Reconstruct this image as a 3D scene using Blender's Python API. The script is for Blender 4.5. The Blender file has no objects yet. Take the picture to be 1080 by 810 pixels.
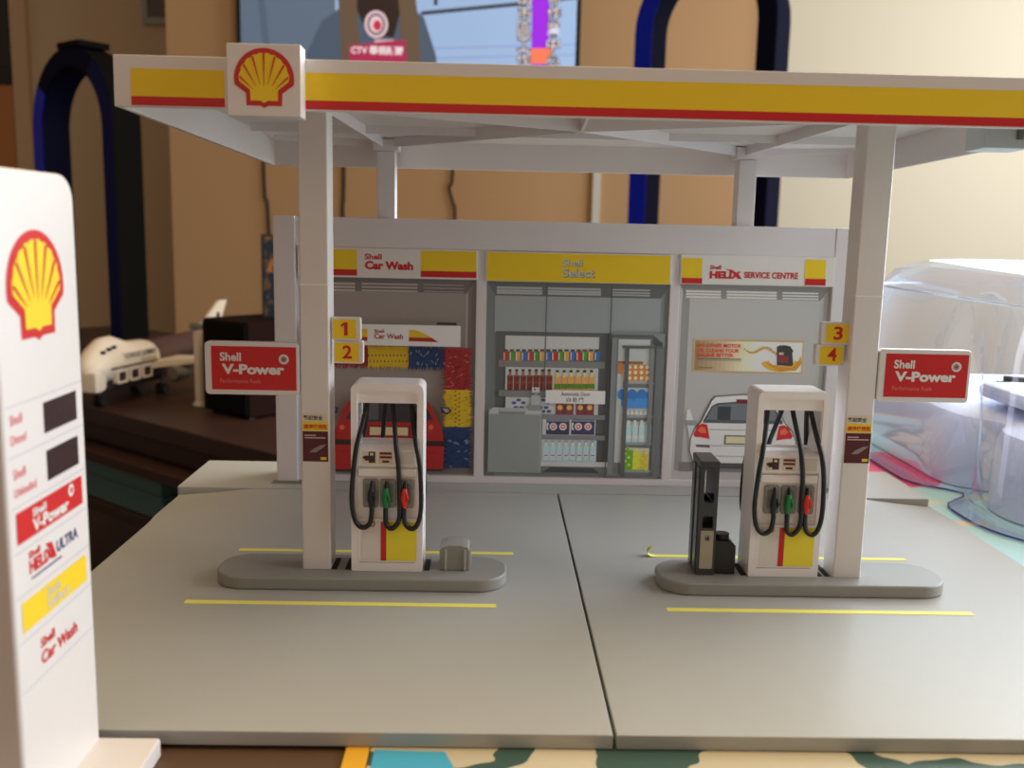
import bpy, bmesh, math, random
from mathutils import Vector, Matrix
from mathutils.geometry import tessellate_polygon

# ------------------------------------------------------------------ camera, light, exposure
S = 0.01                                   # all sizes below are centimetres
random.seed(7)
scn = bpy.context.scene
COL = scn.collection
PI = math.pi


def cm(x, y, z):
    return Vector((x * S, y * S, z * S))


CAM = (-2.992, -20.693, 11.468)
PITCH, YAW, ROLL = 0.159867, 0.021557, 0.022194
FPX = 1023.48
cd = bpy.data.cameras.new('camera')
cd.sensor_fit = 'HORIZONTAL'
cd.sensor_width = 4.8
cd.lens = 4.8 * FPX / 1080.0
cd.clip_start = 0.005
cd.clip_end = 30
cd.dof.use_dof = True
cd.dof.focus_distance = 0.335
cd.dof.aperture_fstop = 2.8
cam = bpy.data.objects.new('camera', cd)
COL.objects.link(cam)
fw = Vector((math.sin(YAW) * math.cos(PITCH), math.cos(YAW) * math.cos(PITCH), -math.sin(PITCH)))
rt = Vector((math.cos(YAW), -math.sin(YAW), 0))
up = rt.cross(fw)
rt2 = rt * math.cos(ROLL) + up * math.sin(ROLL)
up2 = up * math.cos(ROLL) - rt * math.sin(ROLL)
cam.matrix_world = Matrix(((rt2.x, up2.x, -fw.x, CAM[0] * S), (rt2.y, up2.y, -fw.y, CAM[1] * S),
                           (rt2.z, up2.z, -fw.z, CAM[2] * S), (0, 0, 0, 1)))
scn.camera = cam

w = bpy.data.worlds.new('world')
scn.world = w
w.use_nodes = True
bg = w.node_tree.nodes['Background']
bg.inputs[0].default_value = (1.0, 0.72, 0.56, 1)
bg.inputs[1].default_value = 0.21


def area(name, loc, target, sx, sy, power, color):
    l = bpy.data.lights.new(name, 'AREA')
    l.shape = 'RECTANGLE'
    l.size, l.size_y = sx * S, sy * S
    l.energy = power
    l.color = color
    o = bpy.data.objects.new(name, l)
    COL.objects.link(o)
    o.location = cm(*loc)
    o.rotation_euler = (cm(*target) - cm(*loc)).to_track_quat('-Z', 'Y').to_euler()
    return o


area('window_daylight', (75, 32, 34), (0, 18, 6), 110, 66, 14.0, (0.92, 0.97, 1.0))
area('side_fill', (70, 75, 36), (0, 16, 4), 70, 60, 5.6, (0.80, 0.94, 1.0))  # added unseen cool fill from behind right
area('far_wall_fill', (165, 150, 60), (60, 225, 40), 110, 120, 20.5, (0.97, 0.99, 1.0))  # extra unseen area light, put in to brighten the right wall
area('front_fill', (-30, -130, 60), (0, 10, 10), 120, 80, 1.3, (1.0, 0.74, 0.48))  # unseen warm fill added behind the camera to lift the front faces
area('overhead_fill', (10, 20, 170), (0, 20, 0), 120, 120, 19.0, (1.0, 0.74, 0.36))  # unseen overhead fill, added for warm ambient light

scn.view_settings.view_transform = 'Standard'
scn.view_settings.look = 'None'
scn.view_settings.gamma = 1
scn.view_settings.exposure = 0.0
scn.view_settings.use_curve_mapping = False


# ------------------------------------------------------------------ materials
def lin(c):
    c /= 255.0
    return c / 12.92 if c <= 0.04045 else ((c + 0.055) / 1.055) ** 2.4


MATS = {}


def M(name, rgb, rough=0.45, gain=1.0, metal=0.0, spec=0.5, noise=0.0, nscale=60, bump=0.0, coat=0.0, emit=0.0):
    if name in MATS:
        return MATS[name]
    m = bpy.data.materials.new(name)
    m.use_nodes = True
    nt = m.node_tree
    b = nt.nodes['Principled BSDF']
    col = [min(0.92, lin(v) * gain) for v in rgb] + [1]
    b.inputs['Base Color'].default_value = col
    b.inputs['Roughness'].default_value = rough
    b.inputs['Metallic'].default_value = metal
    b.inputs['Specular IOR Level'].default_value = spec
    b.inputs['Coat Weight'].default_value = coat
    if emit:
        b.inputs['Emission Color'].default_value = col
        b.inputs['Emission Strength'].default_value = emit
    tc = nt.nodes.new('ShaderNodeTexCoord')
    n = nt.nodes.new('ShaderNodeTexNoise')
    n.inputs['Scale'].default_value = nscale
    n.inputs['Detail'].default_value = 4
    nt.links.new(tc.outputs['Object'], n.inputs['Vector'])
    if noise:
        r = nt.nodes.new('ShaderNodeMapRange')
        r.inputs['To Min'].default_value = 1 - noise
        r.inputs['To Max'].default_value = 1 + noise
        nt.links.new(n.outputs['Fac'], r.inputs['Value'])
        mx = nt.nodes.new('ShaderNodeVectorMath')
        mx.operation = 'SCALE'
        mx.inputs[0].default_value = col[:3]
        nt.links.new(r.outputs[0], mx.inputs['Scale'])
        nt.links.new(mx.outputs[0], b.inputs['Base Color'])
    if bump:
        bp = nt.nodes.new('ShaderNodeBump')
        bp.inputs['Strength'].default_value = bump
        bp.inputs['Distance'].default_value = 0.0005
        nt.links.new(n.outputs['Fac'], bp.inputs['Height'])
        nt.links.new(bp.outputs[0], b.inputs['Normal'])
    MATS[name] = m
    return m


WHITE = M('white_plastic', (228, 222, 220), 0.38, noise=0.02)
WHITE2 = M('white_plastic_building', (226, 220, 222), 0.42, noise=0.02)
GREY = M('grey_plastic', (172, 172, 168), 0.42, spec=.55, noise=0.02, nscale=150, bump=0.03)
GREY2 = M('grey_plastic_island', (146, 145, 139), 0.4, noise=0.03)
DGREY = M('dark_grey_plastic', (110, 108, 102), 0.45)
YELLOW = M('yellow_print', (246, 208, 32), 0.45)
RED = M('red_print', (205, 30, 34), 0.4)
PWHITE = M('white_print', (232, 228, 224), 0.45)
TAPE = M('yellow_tape', (255, 238, 112), 0.5)
PUMPW = M('white_pump_plastic', (246, 241, 240), 0.36, noise=0.02)
PUMPY = M('yellow_pump_print', (254, 226, 56), 0.45)
BLACK = M('black_rubber', (22, 22, 24), 0.35)
BLACKP = M('black_plastic', (34, 34, 36), 0.4)
MAROON = M('maroon_print', (84, 22, 30), 0.4)


# ------------------------------------------------------------------ mesh builder
def smooth_path(pts, n=8):
    P = [Vector(p) for p in pts]
    out = []
    for i in range(len(P) - 1):
        p0 = P[max(0, i - 1)]
        p1, p2 = P[i], P[i + 1]
        p3 = P[min(len(P) - 1, i + 2)]
        for k in range(n):
            t = k / n
            out.append(0.5 * ((2 * p1) + (p2 - p0) * t + (2 * p0 - 5 * p1 + 4 * p2 - p3) * t * t
                              + (3 * p1 - p0 - 3 * p2 + p3) * t ** 3))
    out.append(P[-1])
    return out


def rrect(x0, y0, x1, y1, r, n=6):
    """rounded rectangle, counter-clockwise"""
    rs = r if isinstance(r, (list, tuple)) else [r] * 4      # bl, br, tr, tl
    out = []
    for (cx, cy, a, q) in ((x0 + rs[0], y0 + rs[0], PI, rs[0]), (x1 - rs[1], y0 + rs[1], 1.5 * PI, rs[1]),
                           (x1 - rs[2], y1 - rs[2], 0, rs[2]), (x0 + rs[3], y1 - rs[3], .5 * PI, rs[3])):
        if q <= 1e-6:
            out.append((cx, cy))
            continue
        for k in range(n + 1):
            t = a + .5 * PI * k / n
            out.append((cx + q * math.cos(t), cy + q * math.sin(t)))
    return out


FRONT = ((1, 0, 0), (0, 0, 1))      # prints that face the camera side (-Y)
EAST = ((0, 1, 0), (0, 0, 1))       # prints that face +X
TOP = ((1, 0, 0), (0, 1, 0))
TEXT = {}


def text_mesh(s, bold=0.0):
    key = (s, bold)
    if key in TEXT:
        return TEXT[key]
    c = bpy.data.curves.new('lettering', 'FONT')
    c.body = s
    c.size = 1
    c.offset = bold
    c.resolution_u = 3
    c.fill_mode = 'FRONT'
    o = bpy.data.objects.new('lettering', c)
    COL.objects.link(o)
    dg = bpy.context.evaluated_depsgraph_get()
    me = o.evaluated_get(dg).to_mesh()
    vs = [(v.co.x, v.co.y) for v in me.vertices]
    fs = [tuple(p.vertices) for p in me.polygons]
    bpy.data.objects.remove(o)
    bpy.data.curves.remove(c)
    x0 = min(v[0] for v in vs)
    x1 = max(v[0] for v in vs)
    y0 = min(v[1] for v in vs)
    y1 = max(v[1] for v in vs)
    vs = [((x - x0) / (x1 - x0), (y - y0) / (y1 - y0)) for x, y in vs]
    TEXT[key] = (vs, fs, (x1 - x0) / (y1 - y0))
    return TEXT[key]


class MB:
    def __init__(self, xf=None):
        self.v, self.f, self.fm, self.mats, self.xf = [], [], [], [], xf

    def mi(self, m):
        if m not in self.mats:
            self.mats.append(m)
        return self.mats.index(m)

    def add(self, vs, fs, m):
        b = len(self.v)
        self.v += [tuple(p) for p in vs]
        k = self.mi(m)
        for f in fs:
            self.f.append(tuple(b + i for i in f))
            self.fm.append(k)

    def bm(self, bm, m):
        bm.verts.index_update()
        self.add([v.co.copy() for v in bm.verts], [[v.index for v in f.verts] for f in bm.faces], m)
        bm.free()

    def box(self, a, b, m, bev=0.0, seg=2):
        bm = bmesh.new()
        bmesh.ops.create_cube(bm, size=1)
        for v in bm.verts:
            v.co = Vector([a[i] + (v.co[i] + .5) * (b[i] - a[i]) for i in range(3)])
        if bev:
            bmesh.ops.bevel(bm, geom=list(bm.edges), offset=bev, segments=seg, profile=.5, affect='EDGES')
        self.bm(bm, m)

    def prism(self, poly, frame, o, d, m, bev=0.0, seg=2, holes=()):
        """extrude a polygon given in (u, v) along U x V by d, from origin o"""
        U, V = Vector(frame[0]), Vector(frame[1])
        N = U.cross(V)
        o = Vector(o)
        if holes:
            loops = [poly] + list(holes)
            flat = [p for l in loops for p in l]
            tris = tessellate_polygon([[Vector((p[0], p[1], 0)) for p in l] for l in loops])
            base = [o + U * p[0] + V * p[1] for p in flat]
            n = len(flat)
            vs = base + [p + N * d for p in base]
            fs = []
            for t in tris:
                a, b, c = t
                ar = (flat[b][0] - flat[a][0]) * (flat[c][1] - flat[a][1]) - (flat[c][0] - flat[a][0]) * (flat[b][1] - flat[a][1])
                if ar < 0:
                    a, c = c, a
                fs += [(a + n, b + n, c + n), (c, b, a)]
            k = 0
            for li, l in enumerate(loops):
                L = len(l)
                sa = sum(l[i][0] * l[(i + 1) % L][1] - l[(i + 1) % L][0] * l[i][1] for i in range(L))
                for i in range(L):
                    i0, i1 = k + i, k + (i + 1) % L
                    if (sa > 0) == (li == 0):
                        fs.append((i0, i1, i1 + n, i0 + n))
                    else:
                        fs.append((i1, i0, i0 + n, i1 + n))
                k += L
            self.add(vs, fs, m)
            return
        bm = bmesh.new()
        bv = [bm.verts.new(o + U * p[0] + V * p[1]) for p in poly]
        f = bm.faces.new(bv)
        r = bmesh.ops.extrude_face_region(bm, geom=[f])
        nv = [g for g in r['geom'] if isinstance(g, bmesh.types.BMVert)]
        bmesh.ops.translate(bm, verts=nv, vec=N * d)
        bmesh.ops.recalc_face_normals(bm, faces=bm.faces)
        if bev:
            es = [e for e in bm.edges if e.calc_face_angle(0) > 0.6]
            bmesh.ops.bevel(bm, geom=es, offset=bev, segments=seg, profile=.5, affect='EDGES')
        self.bm(bm, m)

    def flat(self, poly, frame, o, m, lift=0.0):
        U, V = Vector(frame[0]), Vector(frame[1])
        N = U.cross(V)
        o = Vector(o) + N * lift
        sa = sum(poly[i][0] * poly[(i + 1) % len(poly)][1] - poly[(i + 1) % len(poly)][0] * poly[i][1] for i in range(len(poly)))
        if sa < 0:
            poly = poly[::-1]
        vs = [o + U * p[0] + V * p[1] for p in poly]
        if len(poly) <= 4:
            self.add(vs, [tuple(range(len(poly)))], m)
            return
        tris = tessellate_polygon([[Vector((p[0], p[1], 0)) for p in poly]])
        fs = []
        for a, b, c in tris:
            ar = (poly[b][0] - poly[a][0]) * (poly[c][1] - poly[a][1]) - (poly[c][0] - poly[a][0]) * (poly[b][1] - poly[a][1])
            fs.append((a, b, c) if ar > 0 else (c, b, a))
        self.add(vs, fs, m)

    def rect(self, x0, y0, x1, y1, frame, o, m, lift=0.0):
        self.flat([(x0, y0), (x1, y0), (x1, y1), (x0, y1)], frame, o, m, lift)

    def disc(self, x, y, r, frame, o, m, lift=0.0, n=20, ry=None):
        self.flat([(x + r * math.cos(2 * PI * k / n), y + (ry or r) * math.sin(2 * PI * k / n)) for k in range(n)], frame, o, m, lift)

    def text(self, s, x0, y0, h, frame, o, m, lift=0.0, w=None, bold=0.02):
        vs, fs, asp = text_mesh(s, bold)
        w = w or h * asp
        U, V = Vector(frame[0]), Vector(frame[1])
        o = Vector(o) + U.cross(V) * lift
        self.add([o + U * (x0 + p[0] * w) + V * (y0 + p[1] * h) for p in vs], fs, m)

    def tube(self, pts, r, m, n=10, cap=True):
        P = [Vector(p) for p in pts]
        rs = r if isinstance(r, (list, tuple)) else [r] * len(P)
        T = [(P[min(i + 1, len(P) - 1)] - P[max(i - 1, 0)]).normalized() for i in range(len(P))]
        a = Vector((0, 0, 1)) if abs(T[0].z) < .9 else Vector((1, 0, 0))
        u = T[0].cross(a).normalized()
        vs, fs = [], []
        for i, p in enumerate(P):
            u = (u - T[i] * u.dot(T[i])).normalized()
            v = T[i].cross(u)
            for k in range(n):
                t = 2 * PI * k / n
                vs.append(p + (u * math.cos(t) + v * math.sin(t)) * rs[i])
        for i in range(len(P) - 1):
            for k in range(n):
                fs.append((i * n + k, i * n + (k + 1) % n, (i + 1) * n + (k + 1) % n, (i + 1) * n + k))
        if cap:
            fs.append(tuple(range(n))[::-1])
            fs.append(tuple((len(P) - 1) * n + k for k in range(n)))
        self.add(vs, fs, m)

    def rings(self, rings, m, cap0=True, cap1=True):
        n = len(rings[0])
        vs = [p for r in rings for p in r]
        fs = []
        for i in range(len(rings) - 1):
            for k in range(n):
                fs.append((i * n + k, i * n + (k + 1) % n, (i + 1) * n + (k + 1) % n, (i + 1) * n + k))
        if cap0:
            fs.append(tuple(range(n))[::-1])
        if cap1:
            fs.append(tuple((len(rings) - 1) * n + k for k in range(n)))
        self.add(vs, fs, m)

    def build(self, name, parent=None, loc=None, rotz=0, angle=40):
        me = bpy.data.meshes.new(name)
        vs = self.v
        if self.xf:
            vs = [self.xf(Vector(p)) for p in vs]
        me.from_pydata([(p[0] * S, p[1] * S, p[2] * S) for p in vs], [], self.f)
        for m in self.mats:
            me.materials.append(m)
        me.polygons.foreach_set('material_index', self.fm)
        me.polygons.foreach_set('use_smooth', [True] * len(me.polygons))
        me.update()
        me.set_sharp_from_angle(angle=math.radians(angle))
        o = bpy.data.objects.new(name, me)
        COL.objects.link(o)
        if parent:
            o.parent = parent
        if loc:
            o.location = cm(*loc)
        o.rotation_euler.z = rotz
        wn = o.modifiers.new('weighted_normals', 'WEIGHTED_NORMAL')
        wn.weight = 100
        wn.keep_sharp = True
        return o


def tag(o, label, cat, group=None, kind=None):
    o['label'] = label
    o['category'] = cat
    if group:
        o['group'] = group
    if kind:
        o['kind'] = kind
    return o


def thing(name, label, cat, loc=(0, 0, 0), rotz=0, group=None):
    o = bpy.data.objects.new(name, None)
    o.empty_display_size = 0.01
    COL.objects.link(o)
    o.location = cm(*loc)
    o.rotation_euler.z = rotz
    return tag(o, label, cat, group)


def struct(mb, name, **k):
    o = mb.build(name, **k)
    o['kind'] = 'structure'
    return o


def dup(root, loc, label, rotz=0):
    r = root.copy()
    COL.objects.link(r)
    r.location = cm(*loc)
    r.rotation_euler.z = rotz
    r['label'] = label
    for ch in list(root.children):
        c = ch.copy()
        COL.objects.link(c)
        c.parent = r
        for g in list(ch.children):
            d = g.copy()
            COL.objects.link(d)
            d.parent = c
    return r


def shell_emblem(mb, cx, cy, r, frame, o, lift, sx=1.0):
    """scallop shell emblem, r = half width of the red outline"""
    out = []
    for k in range(33):
        a = math.radians(-11 + 202 * k / 32)
        out.append((math.cos(a) * .99, math.sin(a) * .99))
    out += [(-.60, -.46), (-.585, -.86), (-.14, -.86), (0, -.93), (.14, -.86), (.585, -.86), (.60, -.46)]
    mb.flat([(cx + x * r * sx, cy + y * r) for x, y in out], frame, o, RED, lift)
    inn = []
    ribs = [-9, 18, 46 - 6, 62 - 5, 74 - 1, 90, 107, 123, 140, 162, 189]
    for i in range(len(ribs) - 1):
        a0, a1 = ribs[i], ribs[i + 1]
        for k in range(6):
            t = (k + .5) / 6
            a = math.radians(a0 + (a1 - a0) * t)
            rr = .80 + .035 * math.sin(PI * t)
            inn.append((math.cos(a) * rr, math.sin(a) * rr))
    inn += [(-.46, -.36), (-.45, -.70), (-.12, -.70), (0, -.77), (.12, -.70), (.45, -.70), (.46, -.36)]
    mb.flat([(cx + x * r * sx, cy + y * r) for x, y in inn], frame, o, YELLOW, lift + .012)
    for a in (42, 59, 75, 90, 105, 121, 138):
        a = math.radians(a)
        oy = -.66
        d = Vector((math.cos(a), math.sin(a)))
        n = Vector((-d.y, d.x))
        # far end on the scallop edge
        b = d.y * oy
        L = -b + math.sqrt(b * b - (oy * oy - .80 ** 2))
        p0 = Vector((0, oy)) + d * (.50 if a != PI / 2 else .42)
        p1 = Vector((0, oy)) + d * L
        q = [p0 - n * .006, p1 - n * .034, p1 + n * .034, p0 + n * .006]
        mb.flat([(cx + p.x * r * sx, cy + p.y * r) for p in q], frame, o, RED, lift + .024)


# ------------------------------------------------------------------ room
WALLTAN = M('tan_wall_paint', (196, 158, 116), 0.85, noise=0.03, nscale=3)
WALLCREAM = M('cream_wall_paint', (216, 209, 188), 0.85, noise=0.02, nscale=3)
b = MB(); b.box((-91, 250, -60), (70.9, 262, 130), WALLTAN); struct(b, 'wall_back')
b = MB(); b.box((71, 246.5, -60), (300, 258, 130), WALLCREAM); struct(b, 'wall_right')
b = MB(); b.box((-320, 330, -60), (-85, 342, 130), M('beige_wall_paint', (200, 178, 146), 0.85, noise=0.03, nscale=3)); struct(b, 'wall_left')
FLOORM = M('dark_floor', (44, 30, 24), 0.5, noise=0.2, nscale=8)
b = MB(); b.box((-320, -60, -62), (300, 345, -60), FLOORM); struct(b, 'floor')
b = MB()
TRIMM = M('tan_door_trim', (196, 164, 128), 0.6, noise=0.05, nscale=10)
WOODO = M('orange_wood', (176, 116, 62), 0.5, noise=0.2, nscale=6)
b.box((-169, 327, -60), (-163.5, 331, 120), TRIMM, .4)
struct(b, 'trim_1')
b = MB()
b.box((-215, 327.5, -60), (-169.3, 330, 56), WOODO, .3)
b.box((-215, 327.5, 62), (-169.3, 330, 120), M('dark_glass', (30, 32, 30), .12), .3)
b.box((-215, 327.0, 56.2), (-169.3, 330, 62), M('dark_frame', (26, 23, 20), .4), .3)
struct(b, 'door_1')
b = MB()
SILV = M('silver_frame', (150, 150, 140), .35, metal=.3)
for x0, x1 in ((-124.5, -114.2), (-112.8, -104)):
    b.prism(rrect(x0, 77.5, x1, 112, .4), FRONT, (0, 330.2, 0), 1.5, SILV, holes=[rrect(x0 + 1.7, 79.6, x1 - 1.7, 110, .3)[::-1]])
    b.box((x0 + 1.5, 329.4, 79.3), (x1 - 1.5, 329.9, 110.3), M('grey_pane', (96, 90, 78), .2))
struct(b, 'window_1')

# ------------------------------------------------------------------ table and play mat
b = MB(); b.box((-13.4, -18, -3.4), (75, 62, -.46), M('brown_table', (92, 68, 50), .45, noise=.25, nscale=9), .3)
tt = thing('table', 'brown wooden table carrying the toy petrol station and play mat', 'table', (0, 0, 0))
b.build('table_top', tt)
for x, y in ((-10, -13), (70, -13), (-10, 57), (70, 57)):
    b = MB(); b.box((x - 2.5, y - 2.5, -60), (x + 2.5, y + 2.5, -3.41), M('brown_table', (0, 0, 0)), .3); b.build('leg', tt)

mm = bpy.data.materials.new('printed_mat')
mm.use_nodes = True
nt = mm.node_tree
pb = nt.nodes['Principled BSDF']
pb.inputs['Roughness'].default_value = .45
tc = nt.nodes.new('ShaderNodeTexCoord')
nz = nt.nodes.new('ShaderNodeTexNoise'); nz.inputs['Scale'].default_value = 40
wob = nt.nodes.new('ShaderNodeVectorMath'); wob.operation = 'MULTIPLY_ADD'; wob.inputs[1].default_value = (.02, .02, .02)
nt.links.new(tc.outputs['Object'], nz.inputs['Vector'])
nt.links.new(nz.outputs['Color'], wob.inputs[0]); nt.links.new(tc.outputs['Object'], wob.inputs[2])
vo = nt.nodes.new('ShaderNodeTexVoronoi'); vo.inputs['Scale'].default_value = 24
ve = nt.nodes.new('ShaderNodeTexVoronoi'); ve.inputs['Scale'].default_value = 24; ve.feature = 'DISTANCE_TO_EDGE'
nt.links.new(wob.outputs[0], vo.inputs['Vector']); nt.links.new(wob.outputs[0], ve.inputs['Vector'])
sepc = nt.nodes.new('ShaderNodeSeparateColor'); nt.links.new(vo.outputs['Color'], sepc.inputs[0])
cr = nt.nodes.new('ShaderNodeValToRGB'); cr.color_ramp.interpolation = 'CONSTANT'
els = [(0, (196, 184, 156)), (.45, (176, 192, 186)), (.6, (204, 192, 166)), (.8, (150, 186, 188)), (.92, (194, 170, 146))]
while len(cr.color_ramp.elements) < len(els):
    cr.color_ramp.elements.new(.5)
for e, (p, c) in zip(cr.color_ramp.elements, els):
    e.position = p
    e.color = [lin(v) for v in c] + [1]
nt.links.new(sepc.outputs[0], cr.inputs['Fac'])
stp = nt.nodes.new('ShaderNodeMath'); stp.operation = 'LESS_THAN'; stp.inputs[1].default_value = .055
nt.links.new(ve.outputs['Distance'], stp.inputs[0])
mxc = nt.nodes.new('ShaderNodeMix'); mxc.data_type = 'RGBA'
mxc.inputs['B'].default_value = (lin(58), lin(86), lin(78), 1)
nt.links.new(stp.outputs[0], mxc.inputs['Factor']); nt.links.new(cr.outputs[0], mxc.inputs['A'])
nt.links.new(mxc.outputs['Result'], pb.inputs['Base Color'])
b = MB()
b.box((-5.6, -9, -.455), (56, 48, -.375), mm, .03)
b.prism(rrect(-6.15, -9.5, 56.5, 48.5, .3), TOP, (0, 0, -.455), .085, M('yellow_mat_border', (230, 170, 40), .5), holes=[rrect(-5.62, -9.02, 56.02, 48.02, .05)[::-1]])
PINK = M('pink_print', (222, 84, 130), .5)
TEALP = M('teal_print', (70, 170, 205), .5)
PALE = M('pale_print', (176, 220, 228), .5)
b.flat([(14.8, -8), (55.5, -8), (55.5, 47.5), (14.8, 47.5)], TOP, (0, 0, -.375), PALE, .004)
CREAMP = M('cream_blob_print', (226, 216, 186), .5)
for bx_, by_, br_ in ((17.3, 18.2, .8), (18.6, 13.2, 1.0), (16.9, 21.3, .6), (20.2, 9.0, 1.3), (22, 4, 1.4), (19.5, 22.2, .8)):
    b.flat([(bx_ + br_ * (1 + .3 * math.sin(3 * t + bx_)) * math.cos(t), by_ + .6 * br_ * (1 + .3 * math.cos(2 * t)) * math.sin(t)) for t in [2 * PI * k / 16 for k in range(16)]], TOP, (0, 0, -.375), CREAMP, .010)
b.flat([(15.6, 30.5), (16.4, 24.4), (17.2, 23.9), (18.6, 24.3), (19.6, 25.6), (20.2, 28.5), (18.8, 31.5)], TOP, (0, 0, -.375), PINK, .008)
b.flat([(16.3, 23.6), (18.2, 23.2), (19.8, 24.6), (20.4, 22), (18, 19.5), (16.6, 20.4)], TOP, (0, 0, -.375), PALE, .006)
b.flat([(-5.5, -.1), (-3.9, -.15), (-3.4, -1.5), (-4.2, -4), (-5.5, -4)], TOP, (0, 0, -.375), TEALP, .006)
tag(b.build('play_mat'), 'colourful printed play mat with yellow border under the station and clear cover', 'play mat')

# ------------------------------------------------------------------ station base
def plate_z(x, y):
    """outer rear corners of each base plate slope down towards the mat"""
    t = max(0.0, min(1.0, (abs(x) - 13.4) / 2.6)) * max(0.0, min(1.0, (y - 16.5) / 4.0))
    return -.33 * t


def base_plate(x0, x1, label):
    b = MB()
    nx, ny = 24, 30
    vs, fs = [], []
    Y1 = 20.5
    for lev in (0, 1):
        for j in range(ny + 1):
            for i in range(nx + 1):
                x = x0 + (x1 - x0) * i / nx
                y = Y1 * j / ny
                vs.append((x + math.copysign(.45, x) * max(0, abs(x) / 16.05 - .9) * 10 * max(0, y - 15.5) / 5, y, plate_z(x, y) if lev == 0 else -.37))
    n = (nx + 1) * (ny + 1)
    for j in range(ny):
        for i in range(nx):
            a = j * (nx + 1) + i
            q = (a, a + 1, a + nx + 2, a + nx + 1)
            fs.append(q)
            fs.append(tuple(n + k for k in q[::-1]))
    rim = [i for i in range(nx + 1)] + [(j + 1) * (nx + 1) + nx for j in range(ny)] + [ny * (nx + 1) + nx - 1 - i for i in range(nx)] + [(ny - 1 - j) * (nx + 1) for j in range(ny - 1)]
    for k in range(len(rim)):
        a, c = rim[k], rim[(k + 1) % len(rim)]
        fs.append((c, a, a + n, c + n))
    bm = bmesh.new()
    bv = [bm.verts.new(v) for v in vs]
    for f in fs:
        bm.faces.new([bv[i] for i in f])
    bmesh.ops.recalc_face_normals(bm, faces=bm.faces)
    es = [e for e in bm.edges if e.calc_face_angle(0) > 1.0]
    bmesh.ops.bevel(bm, geom=es, offset=.045, segments=2, profile=.5, affect='EDGES')
    b.bm(bm, GREY)
    r = thing('base_plate', label, 'toy base plate', (0, 0, 0), 0, 'grey base plates')
    b.build('slab', r)
    return r


pl = base_plate(-16.05, -.035, 'grey plastic base plate carrying pump island 1 and 2, nearer the tall price sign')
pr = base_plate(.035, 16.05, 'grey plastic base plate carrying pump island 3 and 4, nearer the clear cover')


def tape(parent, x0, x1, y, wd=.13):
    b = MB()
    b.box((x0, y - wd, .0), (x1, y + wd, .012), TAPE)
    b.build('lane_marking', parent)


tape(pl, -12.2, -2.72, 7.6); tape(pl, -11.8, -2.1, 12.45)
tape(pr, 2.52, 12.0, 7.5); tape(pr, 2.95, 12.0, 12.45)
b = MB()      # peeled end of the rear tape on the second plate
pts = [(2.95, .006), (2.8, .02), (2.68, .09), (2.66, .2), (2.74, .3), (2.84, .34)]
b.rings([[(x, 12.3, z), (x, 12.58, z), (x + .01, 12.58, z + .012), (x + .01, 12.3, z + .012)] for x, z in pts], TAPE)
b.build('peeled_tape_end', pr)

b = MB()
b.prism(rrect(-16.6, 20.56, 16.5, 25.4, .12), TOP, (0, 0, -.37), .385, GREY, .04)
for x in (-11.9, 12.2):
    b.box((x - .8, 21.3, .0), (x + .9, 21.9, .03), DGREY, .01)
rp = tag(b.build('rear_step'), 'long grey plastic strip plate behind the base plates, under the station building', 'toy base plate')

# ------------------------------------------------------------------ pump islands
def island(x0, x1, label):
    r = thing('pump_island', label, 'toy kerb island', ((x0 + x1) / 2, 9.8, .0), 0, 'pump islands')
    h = (x1 - x0) / 2
    b = MB()
    b.prism(rrect(-h, -1.15, h, 1.15, .98, 10), TOP, (0, 0, .001), .42, GREY2, .07, 3)
    b.build('kerb', r)
    return r, h


il, hl = island(-11.74, -2.38, 'low grey rounded kerb island under pump 1 and 2')
ir, hr = island(2.55, 11.94, 'low grey rounded kerb island under pump 3 and 4')
for r, xs in ((il, (-4.98, -7.53, -7.97)), (ir, (5.36, 7.86, 8.12))):
    for x in xs:
        x -= r.location.x / S
        b = MB()
        b.box((x - .09, -.35, .422), (x + .09, .75, .428), M('dark_slot', (25, 24, 22), .8))
        b.build('mounting_slot', r)

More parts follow.
